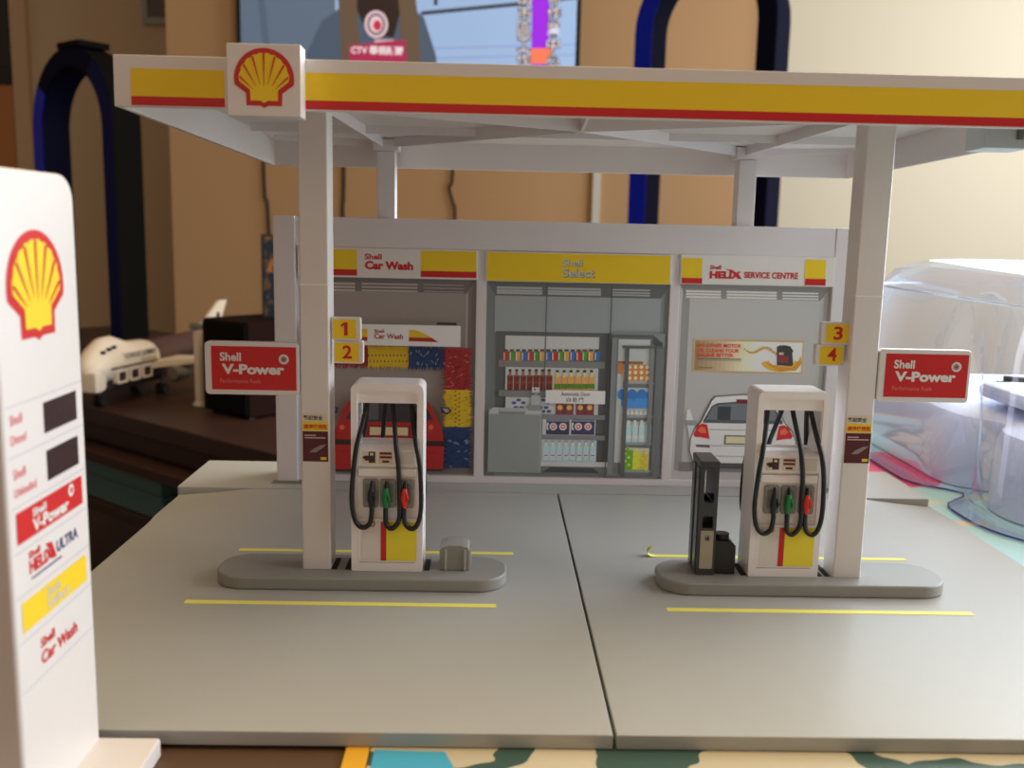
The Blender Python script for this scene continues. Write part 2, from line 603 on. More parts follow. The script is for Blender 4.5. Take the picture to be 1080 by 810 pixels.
# ------------------------------------------------------------------ columns with signs
def column(sgn, loc, nums, label):
    """sgn -1: fuel sign to the left of the post, number signs to its right; +1 the other way"""
    r = thing('canopy_column', label, 'toy column', loc, 0, 'front canopy columns')
    b = MB()
    vs = []
    for (z, hw, lean) in ((0, .46, 0), (7, .455, 0), (14.86, .45, 0)):
        vs.append([(x, y, z) for x, y in rrect(-hw, 0, hw, 1.0, .06, 3)])
    b.rings(vs, WHITE)
    b.rect(-.44, 9.15, .44, 9.19, FRONT, (0, 0, 0), M('seam_plastic', (250, 247, 244), .4), .003)
    b.build('post', r)
    # fuel sign
    x0, x1 = ((-3.42, -.47) if sgn < 0 else (.47, 3.42))
    z0, z1 = ((5.63, 7.30) if sgn < 0 else (5.80, 7.48))
    b = MB()
    b.prism(rrect(x0, z0, x1, z1, .14), FRONT, (0, .28, 0), .30, WHITE, .045)
    b.box((x0 if sgn > 0 else x1, .05, z0 + .1), (x0 + .1 if sgn > 0 else x1 - .1, .25, z1 - .1), WHITE)
    O = (0, -.02, 0)
    a0, a1, c0, c1 = x0 + .22, x1 - .10, z0 + .16, z1 - .14
    b.rect(a0, c0, a1, c1, FRONT, O, RED, .008)
    W, H = a1 - a0, c1 - c0
    b.text('Shell', a0 + .10 * W, c0 + .66 * H, .20 * H, FRONT, O, PWHITE, .016, w=.25 * W, bold=.03)
    b.text('V-Power', a0 + .12 * W, c0 + .36 * H, .235 * H, FRONT, O, PWHITE, .016, w=.74 * W, bold=.045)
    b.text('Performance Fuels', a0 + .10 * W, c0 + .155 * H, .10 * H, FRONT, O, M('pale_red_print', (225, 130, 120), .5), .016, w=.48 * W, bold=.0)
    ex, ez, er = a0 + .855 * W, c0 + .72 * H, .115 * H
    b.disc(ex, ez, er, FRONT, O, PWHITE, .016)
    b.disc(ex, ez, er * .62, FRONT, O, M('grey_print', (120, 108, 108), .5), .024)
    for k in range(8):
        a = k * PI / 4
        b.flat([(ex + er * .62 * math.cos(a - .12), ez + er * .62 * math.sin(a - .12)), (ex + er * .62 * math.cos(a + .12), ez + er * .62 * math.sin(a + .12)), (ex + er * .2 * math.cos(a), ez + er * .2 * math.sin(a))], FRONT, O, PWHITE, .03)
    b.disc(ex, ez, er * .26, FRONT, O, RED, .036)
    o = b.build('fuel_sign', r); o.location.z = .05 * S
    # numbers
    for (n, x0, x1, z0, z1) in nums:
        b = MB()
        b.prism(rrect(x0, z0, x1, z1, .06), FRONT, (0, .55, 0), .28, WHITE, .03)
        O = (0, .27, 0)
        e0, e1 = (x0 + .03, x1 - .14) if sgn < 0 else (x0 + .14, x1 - .03)
        b.rect(e0, z0 + .06, e1, z1 - .06, FRONT, O, YELLOW, .008)
        wn = .20 if n == '1' else .29
        if n == '1':
            cx = (e0 + e1) / 2 + .03
            b.flat([(cx - .04, z0 + .16), (cx + .07, z0 + .16), (cx + .07, z0 + .58), (cx - .03, z0 + .58), (cx - .14, z0 + .50), (cx - .14, z0 + .43), (cx - .04, z0 + .47)], FRONT, O, RED, .016)
        else:
            b.text(n, (e0 + e1) / 2 - wn / 2 + .02, z0 + .16, .42, FRONT, O, RED, .016, w=wn, bold=.022)
        o = b.build('number_sign', r); o.location.z = .05 * S
    # notice sticker
    b = MB()
    O = (0, 0, 0)
    s0 = 3.52 if sgn < 0 else 3.78
    if sgn < 0:
        a0, a1 = -.40, .40
    else:
        a0, a1 = -.40, .42
    b.rect(a0, s0, a1, s0 + 1.56, FRONT, O, M('cream_print', (226, 214, 190), .5), .008)
    b.rect(a0, s0, a1, s0 + .98, FRONT, O, MAROON, .014)
    b.rect(a0, s0 + 1.0, a1, s0 + 1.28, FRONT, O, YELLOW, .014)
    b.text('緊記安全', a0 + .04, s0 + 1.34, .15, FRONT, O, BLACKP, .02, w=.60, bold=.02)
    b.text('請停機熄匙', a0 + .04, s0 + 1.05, .16, FRONT, O, RED, .02, w=.74, bold=.02)
    PK = M('pale_pink_print', (206, 170, 165), .5)
    b.rect(a0 + .06, s0 + .83, a0 + .42, s0 + .87, FRONT, O, PK, .02)
    b.rect(a0 + .06, s0 + .75, a1 - .08, s0 + .79, FRONT, O, PK, .02)
    NZ = M('nozzle_print', (150, 130, 132), .5)
    b.flat([(a0 + .22, s0 + .30), (a0 + .42, s0 + .30), (a0 + .62, s0 + .44), (a1 - .05, s0 + .56), (a0 + .58, s0 + .54), (a0 + .34, s0 + .42)], FRONT, O, NZ, .02)
    b.rect(a1 - .24, s0 + .06, a1 - .05, s0 + .15, FRONT, O, YELLOW, .02)
    o = b.build('notice_sticker', r); o.location.z = .05 * S
    return r


column(-1, (-8.525, 9.46, .425), [('1', .5, 1.40, 7.37, 8.10), ('2', .55, 1.48, 6.64, 7.36)], 'white canopy column with yellow 1 and 2 number signs')
column(1, (8.73, 9.4, .425), [('3', -1.32, -.4, 7.55, 8.26), ('4', -1.46, -.55, 6.87, 7.55)], 'white canopy column with yellow 3 and 4 number signs')

# ------------------------------------------------------------------ fuel pumps
CREAM = M('cream_sticker', (226, 214, 196), .5)
DSTK = M('dark_sticker', (70, 46, 40), .5)
HOLST = M('grey_holster', (142, 144, 138), .45)
GRIPS = [M('black_grip', (30, 30, 36), .4), M('green_grip', (20, 130, 70), .35), M('red_grip', (225, 50, 40), .35)]


def pump(loc, label):
    r = thing('fuel_pump', label, 'toy fuel pump', loc, 0, 'toy fuel pumps')
    hw, dp = 1.14, 1.3       # half width, depth (y from 0 to dp)
    b = MB()
    outer = rrect(-hw, 0, hw, 6.12, [.05, .05, .22, .22])
    hole = rrect(-.93, 4.08, .93, 5.50, .05)[::-1]
    b.prism(outer, FRONT, (0, dp - .07, 0), dp - .14, PUMPW, holes=[hole])
    # raised lip around front and back of the portal
    for yy, d in ((.071, .09), (dp + .019, .09)):
        b.prism(rrect(-hw, 0, hw, 6.12, [.05, .05, .22, .22]), FRONT, (0, yy, 0), d, PUMPW,
                holes=[rrect(-.95, .0 + .28, .95, 5.88, .1)[::-1]])
    b.build('cabinet', r)
    b = MB()      # console with sloped shelf, front and back
    prof = [(.06, 3.42), (-.03, 3.50), (-.03, 4.0), (.10, 4.13), (.22, 4.16), (.22, 3.42)]
    for s in (1, -1):
        vs = [[(x, (y if s > 0 else dp - y), z) for y, z in prof] for x in (-.95, .95)]
        b.rings(vs if s > 0 else vs[::-1], PUMPW)
    O = (0, -.03, 0)
    b.rect(-.78, 3.55, -.32, 3.97, FRONT, O, CREAM, .006)
    b.rect(-.28, 3.55, .18, 3.97, FRONT, O, CREAM, .006)
    b.rect(.28, 3.55, .86, 3.97, FRONT, O, M('console_blank', (222, 214, 206), .5), .006)
    b.rect(-.58, 3.59, -.37, 3.95, FRONT, O, DSTK, .012)
    b.rect(-.70, 3.66, -.56, 3.82, FRONT, O, DSTK, .012)
    b.rect(-.76, 3.72, -.66, 3.80, FRONT, O, DSTK, .012)
    b.rect(-.53, 3.83, -.43, 3.91, FRONT, O, CREAM, .018)
    for z, wd in ((3.86, .19), (3.74, .19), (3.60, .11)):
        b.rect(-.04 - wd, z, -.04 + wd, z + .075, FRONT, O, M('dark_red_sticker', (120, 40, 36), .5), .012)
    b.build('console', r)
    b = MB()      # ledge below the console, holster pads
    b.box((-.93, -.05, 3.14), (.93, .05, 3.40), PUMPW, .05)
    b.build('ledge', r)
    for x in (-.52, .03, .60):
        b = MB()
        b.prism(rrect(x - .25, 2.12, x + .25, 3.05, .08), FRONT, (0, .06, 0), .10, HOLST, .03)
        b.prism(rrect(x - .17, 2.30, x + .17, 2.92, .05), FRONT, (0, -.03, 0), .02, M('holster_inset', (120, 122, 116), .5), .01)
        b.build('holster', r)
    b = MB()
    O = (0, -.02, 0)
    b.box((-.95, -.02, .30), (.95, .06, 1.75), PUMPW, .02)
    b.rect(-.80, .36, -.16, 1.68, FRONT, O, M('panel_white', (232, 224, 218), .5), .006)
    b.rect(-.20, .36, -.02, 1.66, FRONT, O, RED, .012)
    b.rect(-.02, .36, .94, 1.66, FRONT, O, PUMPY, .012)
    b.disc(-.47, 1.58, .10, FRONT, O, M('orange_print', (205, 130, 90), .5), .018)
    b.disc(-.47, 1.58, .05, FRONT, O, M('panel_white', (0, 0, 0)), .024)
    b.build('front_panel', r)
    # hoses, three per side; the rear set is the front set turned by 180 degrees
    hy = -.16
    defs = [
        [(-.66, .55, 5.56), (-.70, .45, 5.3), (-.84, .10, 4.6), (-.95, hy + .03, 4.1), (-1.04, hy, 3.4), (-1.10, hy, 2.4), (-1.0, hy, 1.75), (-.78, hy, 1.50), (-.54, hy, 1.62), (-.47, hy, 2.0), (-.48, hy + .03, 2.28)],
        [(.12, .55, 5.56), (.14, .45, 5.3), (.24, .10, 4.6), (.30, hy + .03, 4.1), (.38, hy, 3.4), (.42, hy, 2.2), (.38, hy, 1.72), (.18, hy, 1.48), (.0, hy, 1.6), (-.03, hy, 1.95), (-.02, hy + .03, 2.28)],
        [(.70, .55, 5.56), (.73, .45, 5.3), (.84, .10, 4.6), (.95, hy + .03, 4.1), (1.06, hy, 3.4), (1.10, hy, 2.3), (1.02, hy, 1.72), (.84, hy, 1.48), (.62, hy, 1.60), (.55, hy, 1.95), (.57, hy + .03, 2.28)],
    ]
    for back in (0, 1):
        xf = (lambda p: Vector((-p.x, dp - p.y, p.z))) if back else None
        for i, d in enumerate(defs):
            b = MB(xf)
            b.tube(smooth_path(d, 8), .078, BLACK, 10)
            h = b.build('hose', r)
            x = d[-1][0]
            g = MB(xf)
            g.tube([(x, hy + .02, 2.15), (x, hy + .01, 2.3), (x - .01, hy - .02, 2.45), (x, hy - .02, 2.62), (x + .01, hy, 2.8)], [.075, .10, .12, .115, .07], GRIPS[i], 10)
            g.tube([(x + .06, hy - .06, 2.36), (x + .12, hy - .14, 2.5), (x + .05, hy - .08, 2.68)], .035, GRIPS[i], 8)
            g.tube([(x + .01, hy, 2.78), (x + .02, hy + .03, 2.92), (x + .02, hy + .07, 3.0)], [.07, .065, .05], BLACK, 10)
            g.build('nozzle', h)
    return r


p1 = pump((-6.25, 9.36, .425), 'white toy fuel pump on the island beside the 1 and 2 column')
p2 = dup(p1, (6.61, 9.38, .425), 'white toy fuel pump beside the black air tower, by the 3 and 4 column')

# small grey box on the first island
r = thing('utility_box', 'small grey ribbed box standing at the end of island 1 and 2', 'toy box', (-4.08, 9.5, .425))
b = MB()
b.prism([(-.49, 0), (.49, 0), (.49, .66), (.42, .78), (.2, .84), (-.2, .84), (-.42, .78), (-.49, .66)], FRONT, (0, .95, 0), .95, GREY2, .03)
b.build('body', r)
b = MB()
for x in (-.29, .33):
    b.box((x - .035, -.05, 0), (x + .035, .02, .70), M('rib_grey', (175, 172, 165), .4), .015)
for y in (.2, .6):
    b.box((.47, y - .04, 0), (.53, y + .04, .68), M('rib_grey', (0, 0, 0)), .015)
b.build('rib', r)

# air and water tower on the second island
r = thing('air_tower', 'black see-through toy air tower with beige label beside the pump', 'toy air tower', (4.10, 9.42, .425))
SMOKE = M('charcoal_plastic', (58, 61, 64), .28)
b = MB()
b.prism(rrect(-.32, 0, .27, 3.72, [.03, .03, .1, .1]), FRONT, (0, 1.3, 0), 1.3, SMOKE,
        holes=[rrect(-.19, 2.42, .15, 3.52, .03)[::-1], rrect(-.19, 1.58, .15, 1.98, .02)[::-1]])
b.prism(rrect(-.34, 3.62, .29, 3.80, .05), FRONT, (0, 1.33, 0), 1.36, SMOKE, .04)
b.build('tower', r)
b = MB(); b.box((-.20, .25, 2.0), (.16, 1.1, 2.42), BLACK, .02); b.box((-.2, .5, 1.58), (.16, 1.1, 1.99), BLACK, .02); b.build('dispenser', r)
b = MB()
b.prism(rrect(-.23, .22, .19, 1.50, .03), FRONT, (0, .0, 0), .02, M('beige_label', (172, 162, 140), .5), .006)
O = (0, -.02, 0)
b.rect(-.10, 1.16, .08, 1.36, FRONT, O, HOLST, .004)
b.flat([(-.04, 1.18), (.03, 1.18), (.05, 1.26), (.0, 1.34), (-.02, 1.26)], FRONT, O, BLACK, .008)
b.rect(-.08, 1.20, -.05, 1.30, FRONT, O, BLACK, .008)
b.build('label_plate', r)
b = MB()
b.prism([(.27, 0), (.98, 0), (.98, .95), (.78, 1.12), (.27, 1.12)], FRONT, (0, .95, 0), .85, BLACKP, .05)
b.tube([(.58, .5, 1.05), (.58, .5, 1.28)], .24, BLACKP, 18)
b.build('tank', r)
b = MB()
b.box((-.36, .15, .1), (-.32, .45, 3.55), M('charcoal_rib', (90, 94, 98), .25), .01)
b.box((-.36, .8, .1), (-.32, 1.1, 3.55), M('charcoal_rib', (0, 0, 0)), .01)
b.build('side_rail', r)

# ------------------------------------------------------------------ station building
bl = thing('station_building', 'white toy shop building with printed car wash, shop and service bays', 'toy building', (0, 22, .016))
ZB = .016
b = MB()
b.box((-12.5, .12, 0), (12.72, 1.6, 11.72), WHITE2, .05)
b.build('wall_slab', bl)
b = MB()
b.box((-12.52, -.25, 0), (-11.58, .14, 11.74), WHITE2, .05)
b.box((11.96, -.05, 0), (12.74, .14, 11.74), WHITE2, .05)
b.box((-11.6, -.02, 10.44), (11.98, .14, 11.73), WHITE2, .03)
b.box((-11.6, -.04, 0), (11.98, .14, .30), WHITE2, .03)
b.box((-3.72, .0, .3), (-3.30, .14, 10.44), WHITE2, .02)
b.box((4.80, .0, .3), (5.22, .14, 10.44), WHITE2, .02)
b.build('front_frame', bl)

# the printed cards: image pixels (u, v), projected onto the card plane by a homography
HC = (0.0393985788628457, 0.0011786969643798736, -23.682539506236708, 0.0006719460396205079, -0.04054066190490335,
      20.324377246622767, -1.661304510882939e-05, -0.0001471469615573213)


def cxz(u, v):
    d = HC[6] * u + HC[7] * v + 1
    return ((HC[0] * u + HC[1] * v + HC[2]) / d, (HC[3] * u + HC[4] * v + HC[5]) / d - ZB)


class Card:
    """flat print: rectangles, polygons and lettering on one card; each call lies above the last layer"""

    def __init__(self, x0, z0, x1, z1, m):
        self.b = MB()
        self.O = (0, .12, 0)
        self.lim = (x0, z0, x1, z1)
        self.b.rect(x0, z0, x1, z1, FRONT, self.O, m, .012)
        self.k = .014

    def clamp(self, p):
        x0, z0, x1, z1 = self.lim
        return (min(max(p[0], x0), x1), min(max(p[1], z0), z1))

    def rect(self, u0, v0, u1, v1, m, up=1):
        um, vm = (u0 + u1) / 2, (v0 + v1) / 2
        p = self.clamp((cxz(u0, vm)[0], cxz(um, v1)[1]))
        q = self.clamp((cxz(u1, vm)[0], cxz(um, v0)[1]))
        self.k += .0006 * up
        self.b.rect(p[0], p[1], q[0], q[1], FRONT, self.O, m, self.k)

    def poly(self, pts, m):
        self.k += .0006
        self.b.flat([self.clamp(cxz(*p)) for p in pts], FRONT, self.O, m, self.k)

    def disc(self, u, v, r, m, rv=None):
        self.k += .0006
        x, z = cxz(u, v)
        s = .0415
        self.b.disc(x, z, r * s, FRONT, self.O, m, self.k, 14, (rv or r) * s)

    def text(self, s, u0, v0, u1, v1, m, bold=.02):
        um, vm = (u0 + u1) / 2, (v0 + v1) / 2
        x0, x1 = cxz(u0, vm)[0], cxz(u1, vm)[0]
        z0, z1 = cxz(um, v1)[1], cxz(um, v0)[1]
        self.k += .0006
        self.b.text(s, x0, z0, z1 - z0, FRONT, self.O, m, self.k, w=x1 - x0, bold=bold)


def A1(r, g, b_):      # inks of the car wash card
    return M('ink_wash_%d_%d_%d' % (r, g, b_), (r, g, b_), .5, 3.2)


def A2(r, g, b_):      # inks of the shop card
    return M('ink_shop_%d_%d_%d' % (r, g, b_), (r, g, b_), .4, 2.4)


def A3(r, g, b_):      # inks of the service card
    return M('ink_service_%d_%d_%d' % (r, g, b_), (r, g, b_), .45, 1.75)


# --- car wash bay
c = Card(-11.4, .32, -3.74, 9.16, A1(96, 90, 87))
c.rect(493, 294, 503, 497, A1(80, 76, 75))
c.poly([(300, 289), (503, 295), (492, 309.5), (300, 305.5)], A1(70, 66, 66))
for v in (299.5, 303, 306.5):
    for u0, u1 in ((318, 374), (381, 440), (447, 489)):
        c.rect(u0, v + (u0 - 400) * .022, u1, v + 1.1 + (u1 - 440) * .010, A1(118, 112, 108))
c.rect(490.5, 311, 492, 486, A1(118, 113, 110))
c.rect(300, 488, 503, 499, A1(74, 71, 69))
RNG = random.Random(3)
INKR, INKY, INKB, INKBL = A1(104, 24, 26), A1(142, 118, 22), A1(20, 36, 66), A1(30, 26, 24)


def hbrush(u0, u1, v0, v1, m):
    c.rect(u0, v0 + 3, u1, v1 - 3, m)
    n = int((u1 - u0) / 1.3)
    pts = []
    for i in range(n):
        u = u0 + (u1 - u0) * (i + .5) / n
        for s, v in ((1, v1 - 4), (-1, v0 + 4)):
            L = RNG.uniform(3.5, 7.5)
            du = RNG.uniform(-2, 2)
            c.poly([(u - .9, v), (u + .9, v), (u + du, v + s * L)], m)


def vbrush(u0, u1, v0, v1, m):
    c.rect(u0 + 3, v0, u1 - 3, v1, m)
    n = int((v1 - v0) / 1.3)
    for i in range(n):
        v = v0 + (v1 - v0) * (i + .5) / n
        for s, u in ((1, u1 - 4), (-1, u0 + 4)):
            L = RNG.uniform(3, 7.5)
            dv = RNG.uniform(-2, 2)
            c.poly([(u, v - .9), (u, v + .9), (u + s * L, v + dv)], m)


def flecks(u0, u1, v0, v1, m, n, vert=False):
    for i in range(n):
        u, v = RNG.uniform(u0, u1), RNG.uniform(v0, v1)
        d = RNG.uniform(-2.5, 2.5)
        if vert:
            c.poly([(u, v), (u + .7, v), (u + d + .7, v + 3), (u + d, v + 3)], m)
        else:
            c.poly([(u, v), (u, v + .7), (u + 3, v + d + .7), (u + 3, v + d)], m)


hbrush(330, 388, 363.5, 387.5, INKR)
hbrush(388, 431, 364, 388.5, INKY)
hbrush(431, 472, 365, 389.5, INKB)
vbrush(468, 497, 367, 411, INKR)
vbrush(468, 497, 411, 450, INKY)
vbrush(468, 497, 450, 493, INKB)
flecks(433, 468, 368, 385, A1(96, 102, 122), 18, True)
flecks(434, 468, 368, 385, A1(10, 22, 56), 22, True)
flecks(471, 492, 372, 408, A1(140, 88, 84), 16)
flecks(471, 492, 369, 408, A1(64, 12, 12), 50)
flecks(334, 386, 366, 385, A1(64, 12, 12), 40, True)
flecks(471, 492, 414, 448, A1(112, 88, 14), 36)
flecks(471, 492, 452, 490, A1(12, 22, 44), 50)
flecks(471, 492, 455, 490, A1(96, 108, 130), 14)
for i in range(22):
    c.rect(389 + i * 1.9, 373 + (i % 2) * 6, 390 + i * 1.9, 375 + (i % 2) * 6, INKBL)
for i in range(17):
    c.rect(480 + (i % 2) * 4, 411 + i * 2.3, 481.5 + (i % 2) * 4, 412.3 + i * 2.3, INKBL)
c.rect(330, 341.5, 486, 363.5, A1(176, 168, 164))
c.rect(461, 339.5, 482, 342, INKBL)
c.rect(330, 345.5, 388.5, 354, INKY); c.rect(330, 354, 388.5, 358, INKR)
c.poly([(432, 347), (440, 347.6), (450, 352), (456, 355.5), (432, 355)], INKY)
c.poly([(432, 355), (456, 355.5), (463, 360), (432, 359)], INKR)
c.text('Shell', 395.5, 346.5, 406, 350.3, INKR, .03)
c.text('Car Wash', 395.5, 351, 426, 356.6, INKR, .03)
# red car seen from behind
body = [(353, 493), (351.5, 470), (354, 452), (362, 432), (374, 415), (388, 411), (435, 411.5), (448, 416), (458, 432), (466, 450), (469, 466), (467.5, 493)]
CR = A1(112, 22, 22)
c.rect(354, 484, 372, 495, INKBL); c.rect(450, 484, 467, 495, INKBL)
c.poly(body, CR)
c.poly([(366, 440), (378, 418), (389, 414.5), (434, 415), (446, 420), (457, 441), (440, 444), (380, 443)], A1(34, 32, 34))
c.poly([(370, 440), (380, 424), (400, 421), (400, 441)], A1(56, 56, 60))
c.rect(388, 447.5, 434, 459, A1(84, 14, 14)); c.rect(391, 449, 431, 457.5, A1(140, 128, 100))
c.rect(353, 462.5, 469, 468, A1(30, 20, 20))
c.rect(360, 474, 461, 476, A1(110, 16, 16))
for s in (362, 455):
    c.disc(s, 450, 4.5, A1(112, 30, 24), 6); c.disc(s, 449, 2.6, A1(150, 70, 40))
for s, d in ((470, 1), (353, -1)):
    c.poly([(s - 5 * d, 428), (s + 3 * d, 428), (s + 7 * d, 432), (s + 2 * d, 436), (s - 4 * d, 434)], A1(40, 36, 40))
    c.poly([(s - 3 * d, 429.5), (s + 2 * d, 429.5), (s + 4.5 * d, 432), (s + 1 * d, 434)], A1(110, 100, 110))
c.b.build('car_wash_print', bl)

# --- shop
c = Card(-3.27, .32, 4.78, 9.12, A2(100, 105, 107))
c.rect(511, 296, 523, 504, A2(86, 91, 93)); c.rect(697, 300, 709, 505, A2(88, 93, 95))
c.poly([(511, 297), (709, 301), (697, 316), (523, 312)], A2(74, 77, 77))
for v in (304.5, 307.5, 310):
    for u0, u1 in ((524, 572), (578, 634), (645, 686)):
        c.rect(u0, v + (u0 - 606) * .022, u1, v + 1 + (u1 - 606) * .016, A2(128, 131, 132))
c.rect(522, 313.5, 697, 352, A2(113, 119, 122))
FR, WI, SH = A2(68, 71, 73), A2(148, 151, 150), A2(96, 99, 99)
c.rect(522, 350.5, 643, 491, FR)
c.rect(533, 355, 632, 371.5, WI)
c.rect(526, 381, 638, 388, SH)
CAN = [A2(150, 40, 34), A2(62, 116, 40), A2(186, 120, 60), A2(46, 84, 142)]
for i in range(16):
    u = 533.5 + i * 6.42
    c.rect(u - 2.7, 370.5, u + 2.7, 381, CAN[i % 4])
    c.rect(u - 2.2, 368.6, u + 2.2, 371, A2(60, 60, 60))
    c.rect(u - 2.2, 372, u - 1.2, 380, A2(200, 190, 180))
c.rect(533, 388, 631, 412, WI)
BR, OJ, OG = A2(88, 38, 34), A2(190, 122, 74), A2(62, 104, 34)
for i in range(7):
    u = 538 + i * 6.9
    c.rect(u - 3.1, 396, u + 3.1, 412, BR); c.rect(u - 1.4, 391.5, u + 1.4, 397, A2(120, 84, 78)); c.rect(u - 1.6, 389.6, u + 1.6, 392, A2(40, 36, 36))
    c.rect(u - 3.1, 402, u + 3.1, 405, A2(104, 52, 46))
for i in range(6):
    u = 588 + i * 7.2
    c.rect(u - 3.3, 397, u + 3.3, 412, OJ); c.rect(u - 1.4, 392.5, u + 1.4, 398, A2(200, 160, 110)); c.rect(u - 1.6, 390.4, u + 1.6, 393, A2(40, 36, 36))
    c.rect(u - 3.3, 405, u + 3.3, 410, OG)
c.rect(526, 412.5, 638, 419, SH)
c.rect(533, 419.5, 631, 437, WI)
for u in (547, 573):
    for du, dv in ((-5, 3), (0, 0), (5, 3), (-3, 8), (3, 8), (-6, 12), (0, 12), (6, 12)):
        c.disc(u + du, 422 + dv, 2.6, A2(56, 66, 112), 1.7)
for u0 in (586, 607.5):
    c.rect(u0, 425, u0 + 19, 438, A2(84, 40, 52))
    for du in (4.6, 14.4):
        c.rect(u0 + du - 4, 426, u0 + du + 4, 437, A2(104, 44, 58))
        c.disc(u0 + du, 430, 2.9, A2(196, 142, 70))
c.rect(572, 437.5, 638, 442.5, SH)
c.rect(572, 442.5, 628, 459, WI)
for u0 in (576, 602.5):
    c.rect(u0, 442.5, u0 + 24.5, 458.5, A2(46, 46, 76))
    c.rect(u0 + .6, 443.2, u0 + 24, 444.4, A2(120, 110, 130))
    for du in (7.6, 17.8):
        c.disc(u0 + du, 450, 4.1, A2(190, 176, 176)); c.disc(u0 + du, 450, 2.7, A2(178, 74, 58)); c.disc(u0 + du, 450, 1.1, A2(210, 180, 170))
    c.poly([(u0 + .5, 446), (u0 + 3, 446), (u0 + 1.6, 450), (u0 + 3, 454), (u0 + .5, 453)], A2(190, 176, 176))
c.rect(570, 459, 638, 464, SH)
c.rect(571, 464, 629, 487, A2(140, 146, 148))
for i in range(8):
    u = 576 + i * 7.0
    c.rect(u - 3.0, 471, u + 3.0, 486, A2(138, 160, 176)); c.rect(u - 1.3, 466, u + 1.3, 471.5, A2(150, 168, 180)); c.rect(u - 1.5, 464.6, u + 1.5, 466.6, A2(110, 122, 134))
    c.rect(u - 3.0, 479, u + 3.0, 481.5, A2(196, 198, 200)); c.rect(u - 2.2, 479.7, u + 2.2, 480.8, A2(90, 60, 70))
c.rect(570, 487, 655, 492.5, A2(146, 150, 150)); c.rect(570, 492, 643, 500, A2(82, 86, 87))
c.poly([(580, 492.5), (624, 493.5), (633, 499), (572, 498)], A2(52, 54, 54))
# counter with till
c.rect(515, 431, 571, 498, A2(116, 120, 121)); c.rect(516, 437.5, 569, 497, A2(106, 111, 112))
c.poly([(520, 429.5), (571, 431), (571, 437), (515, 436)], A2(138, 142, 142))
c.rect(526, 431, 554, 437, A2(98, 102, 103)); c.rect(527, 430, 555, 434, A2(128, 132, 132))
c.rect(560, 417, 570, 432, A2(132, 136, 138)); c.rect(561, 408.5, 569, 414, A2(150, 154, 156)); c.rect(564.5, 413, 566.5, 418, A2(120, 124, 126)); c.rect(563, 409.6, 565, 411.5, FR); c.rect(557, 427, 571, 433, A2(104, 108, 109))
# right shelf in perspective
c.rect(643, 351, 698, 502, A2(96, 101, 103))
c.rect(648, 355, 690, 500, A2(84, 88, 90))
c.rect(650, 358, 683, 488, A2(142, 147, 147))
c.poly([(688, 353), (699, 362), (699, 372), (688, 362)], A2(54, 57, 58))
c.rect(643, 353, 690, 356.5, FR)
for v in (402, 437.5, 466, 495):
    c.poly([(657, v), (688, v + .6), (695, v + 6), (657, v + 6)], A2(120, 124, 124))
    c.rect(657, v + 3, 697, v + 7, A2(82, 86, 88))
OC, OL = A2(164, 96, 34), A2(214, 186, 140)
for j in range(3):
    for i in range(4):
        c.rect(661 + i * 6.2, 384.5 + j * 5.8, 667 + i * 6.2, 390 + j * 5.8, OC); c.disc(664 + i * 6.2, 387 + j * 5.8, 2.1, OL)
c.rect(652, 381, 678, 383.8, A2(110, 76, 40)); c.rect(652, 383, 657, 394, A2(150, 96, 44))
for i in range(6):
    c.disc(656 + i * 5.2, 416 + (i % 2) * 3, 5, A2(44, 92, 150), 6); c.disc(659 + i * 4.4, 425, 4, A2(58, 108, 166), 6)
for i in range(6):
    c.poly([(660 + i * 4.6, 437), (662 + i * 4.6, 432), (664 + i * 4.6, 437)], A2(180, 184, 190))
for i in range(4):
    u = 662.5 + i * 7
    c.rect(u - 3, 448, u + 3, 466, A2(140, 166, 186)); c.rect(u - 1.4, 443, u + 1.4, 449, A2(160, 178, 190)); c.rect(u - 3, 459, u + 3, 462, A2(204, 206, 208))
c.rect(657, 472, 684, 495, A2(150, 152, 130))
for u0, u1, v0, m in ((657, 667, 474, A2(84, 128, 34)), (667, 675, 477, A2(176, 176, 40)), (675, 683, 479, A2(204, 142, 40))):
    c.rect(u0, v0, u1, 495, m); c.rect((u0 + u1) / 2 - 1, v0 - 4, (u0 + u1) / 2 + 1, v0, m)
    for i in range(4):
        c.disc(u0 + 2 + (i % 2) * 4, v0 + 4 + i * 4, 1.6, A2(140, 170, 70))
c.rect(656.5, 365, 661, 502, FR); c.rect(683.5, 364, 688, 470, A2(92, 96, 97)); c.rect(689, 366, 697, 502, A2(80, 84, 86)); c.rect(656.5, 364.5, 698, 367.5, FR)
c.rect(574.7, 298, 575.9, 412, A2(66, 70, 72)); c.rect(641, 299, 642.2, 503, A2(58, 62, 64))
c.rect(575.5, 411.5, 638, 425.5, A2(196, 192, 196))
c.text('Automatic Door', 591.5, 413.2, 622.5, 417.3, A2(26, 26, 28), .01)
c.text('自', 597.4, 418.8, 602, 423.8, A2(26, 26, 28), .0)
c.text('動', 603.8, 418.9, 608.6, 423.9, A2(26, 26, 28), .0)
c.text('門', 610.4, 419, 615, 424, A2(26, 26, 28), .0)
c.b.build('shop_print', bl)

# --- service bay
c = Card(5.24, .32, 11.94, 9.18, A3(158, 157, 156))
c.rect(716, 300, 724, 497, A3(128, 126, 124)); c.rect(867, 300, 880, 497, A3(126, 122, 120)); c.rect(864, 312, 868, 490, A3(146, 144, 143))
c.poly([(718, 300), (880, 303.5), (866, 317.5), (724, 314.5)], A3(118, 116, 115))
for v in (308, 311, 314):
    for u0, u1 in ((724, 761), (767, 820), (826, 864)):
        c.rect(u0, v + (u0 - 795) * .022, u1, v + 1.1 + (u1 - 795) * .016, A3(186, 184, 182))
c.rect(716, 489, 880, 499, A3(112, 111, 110))
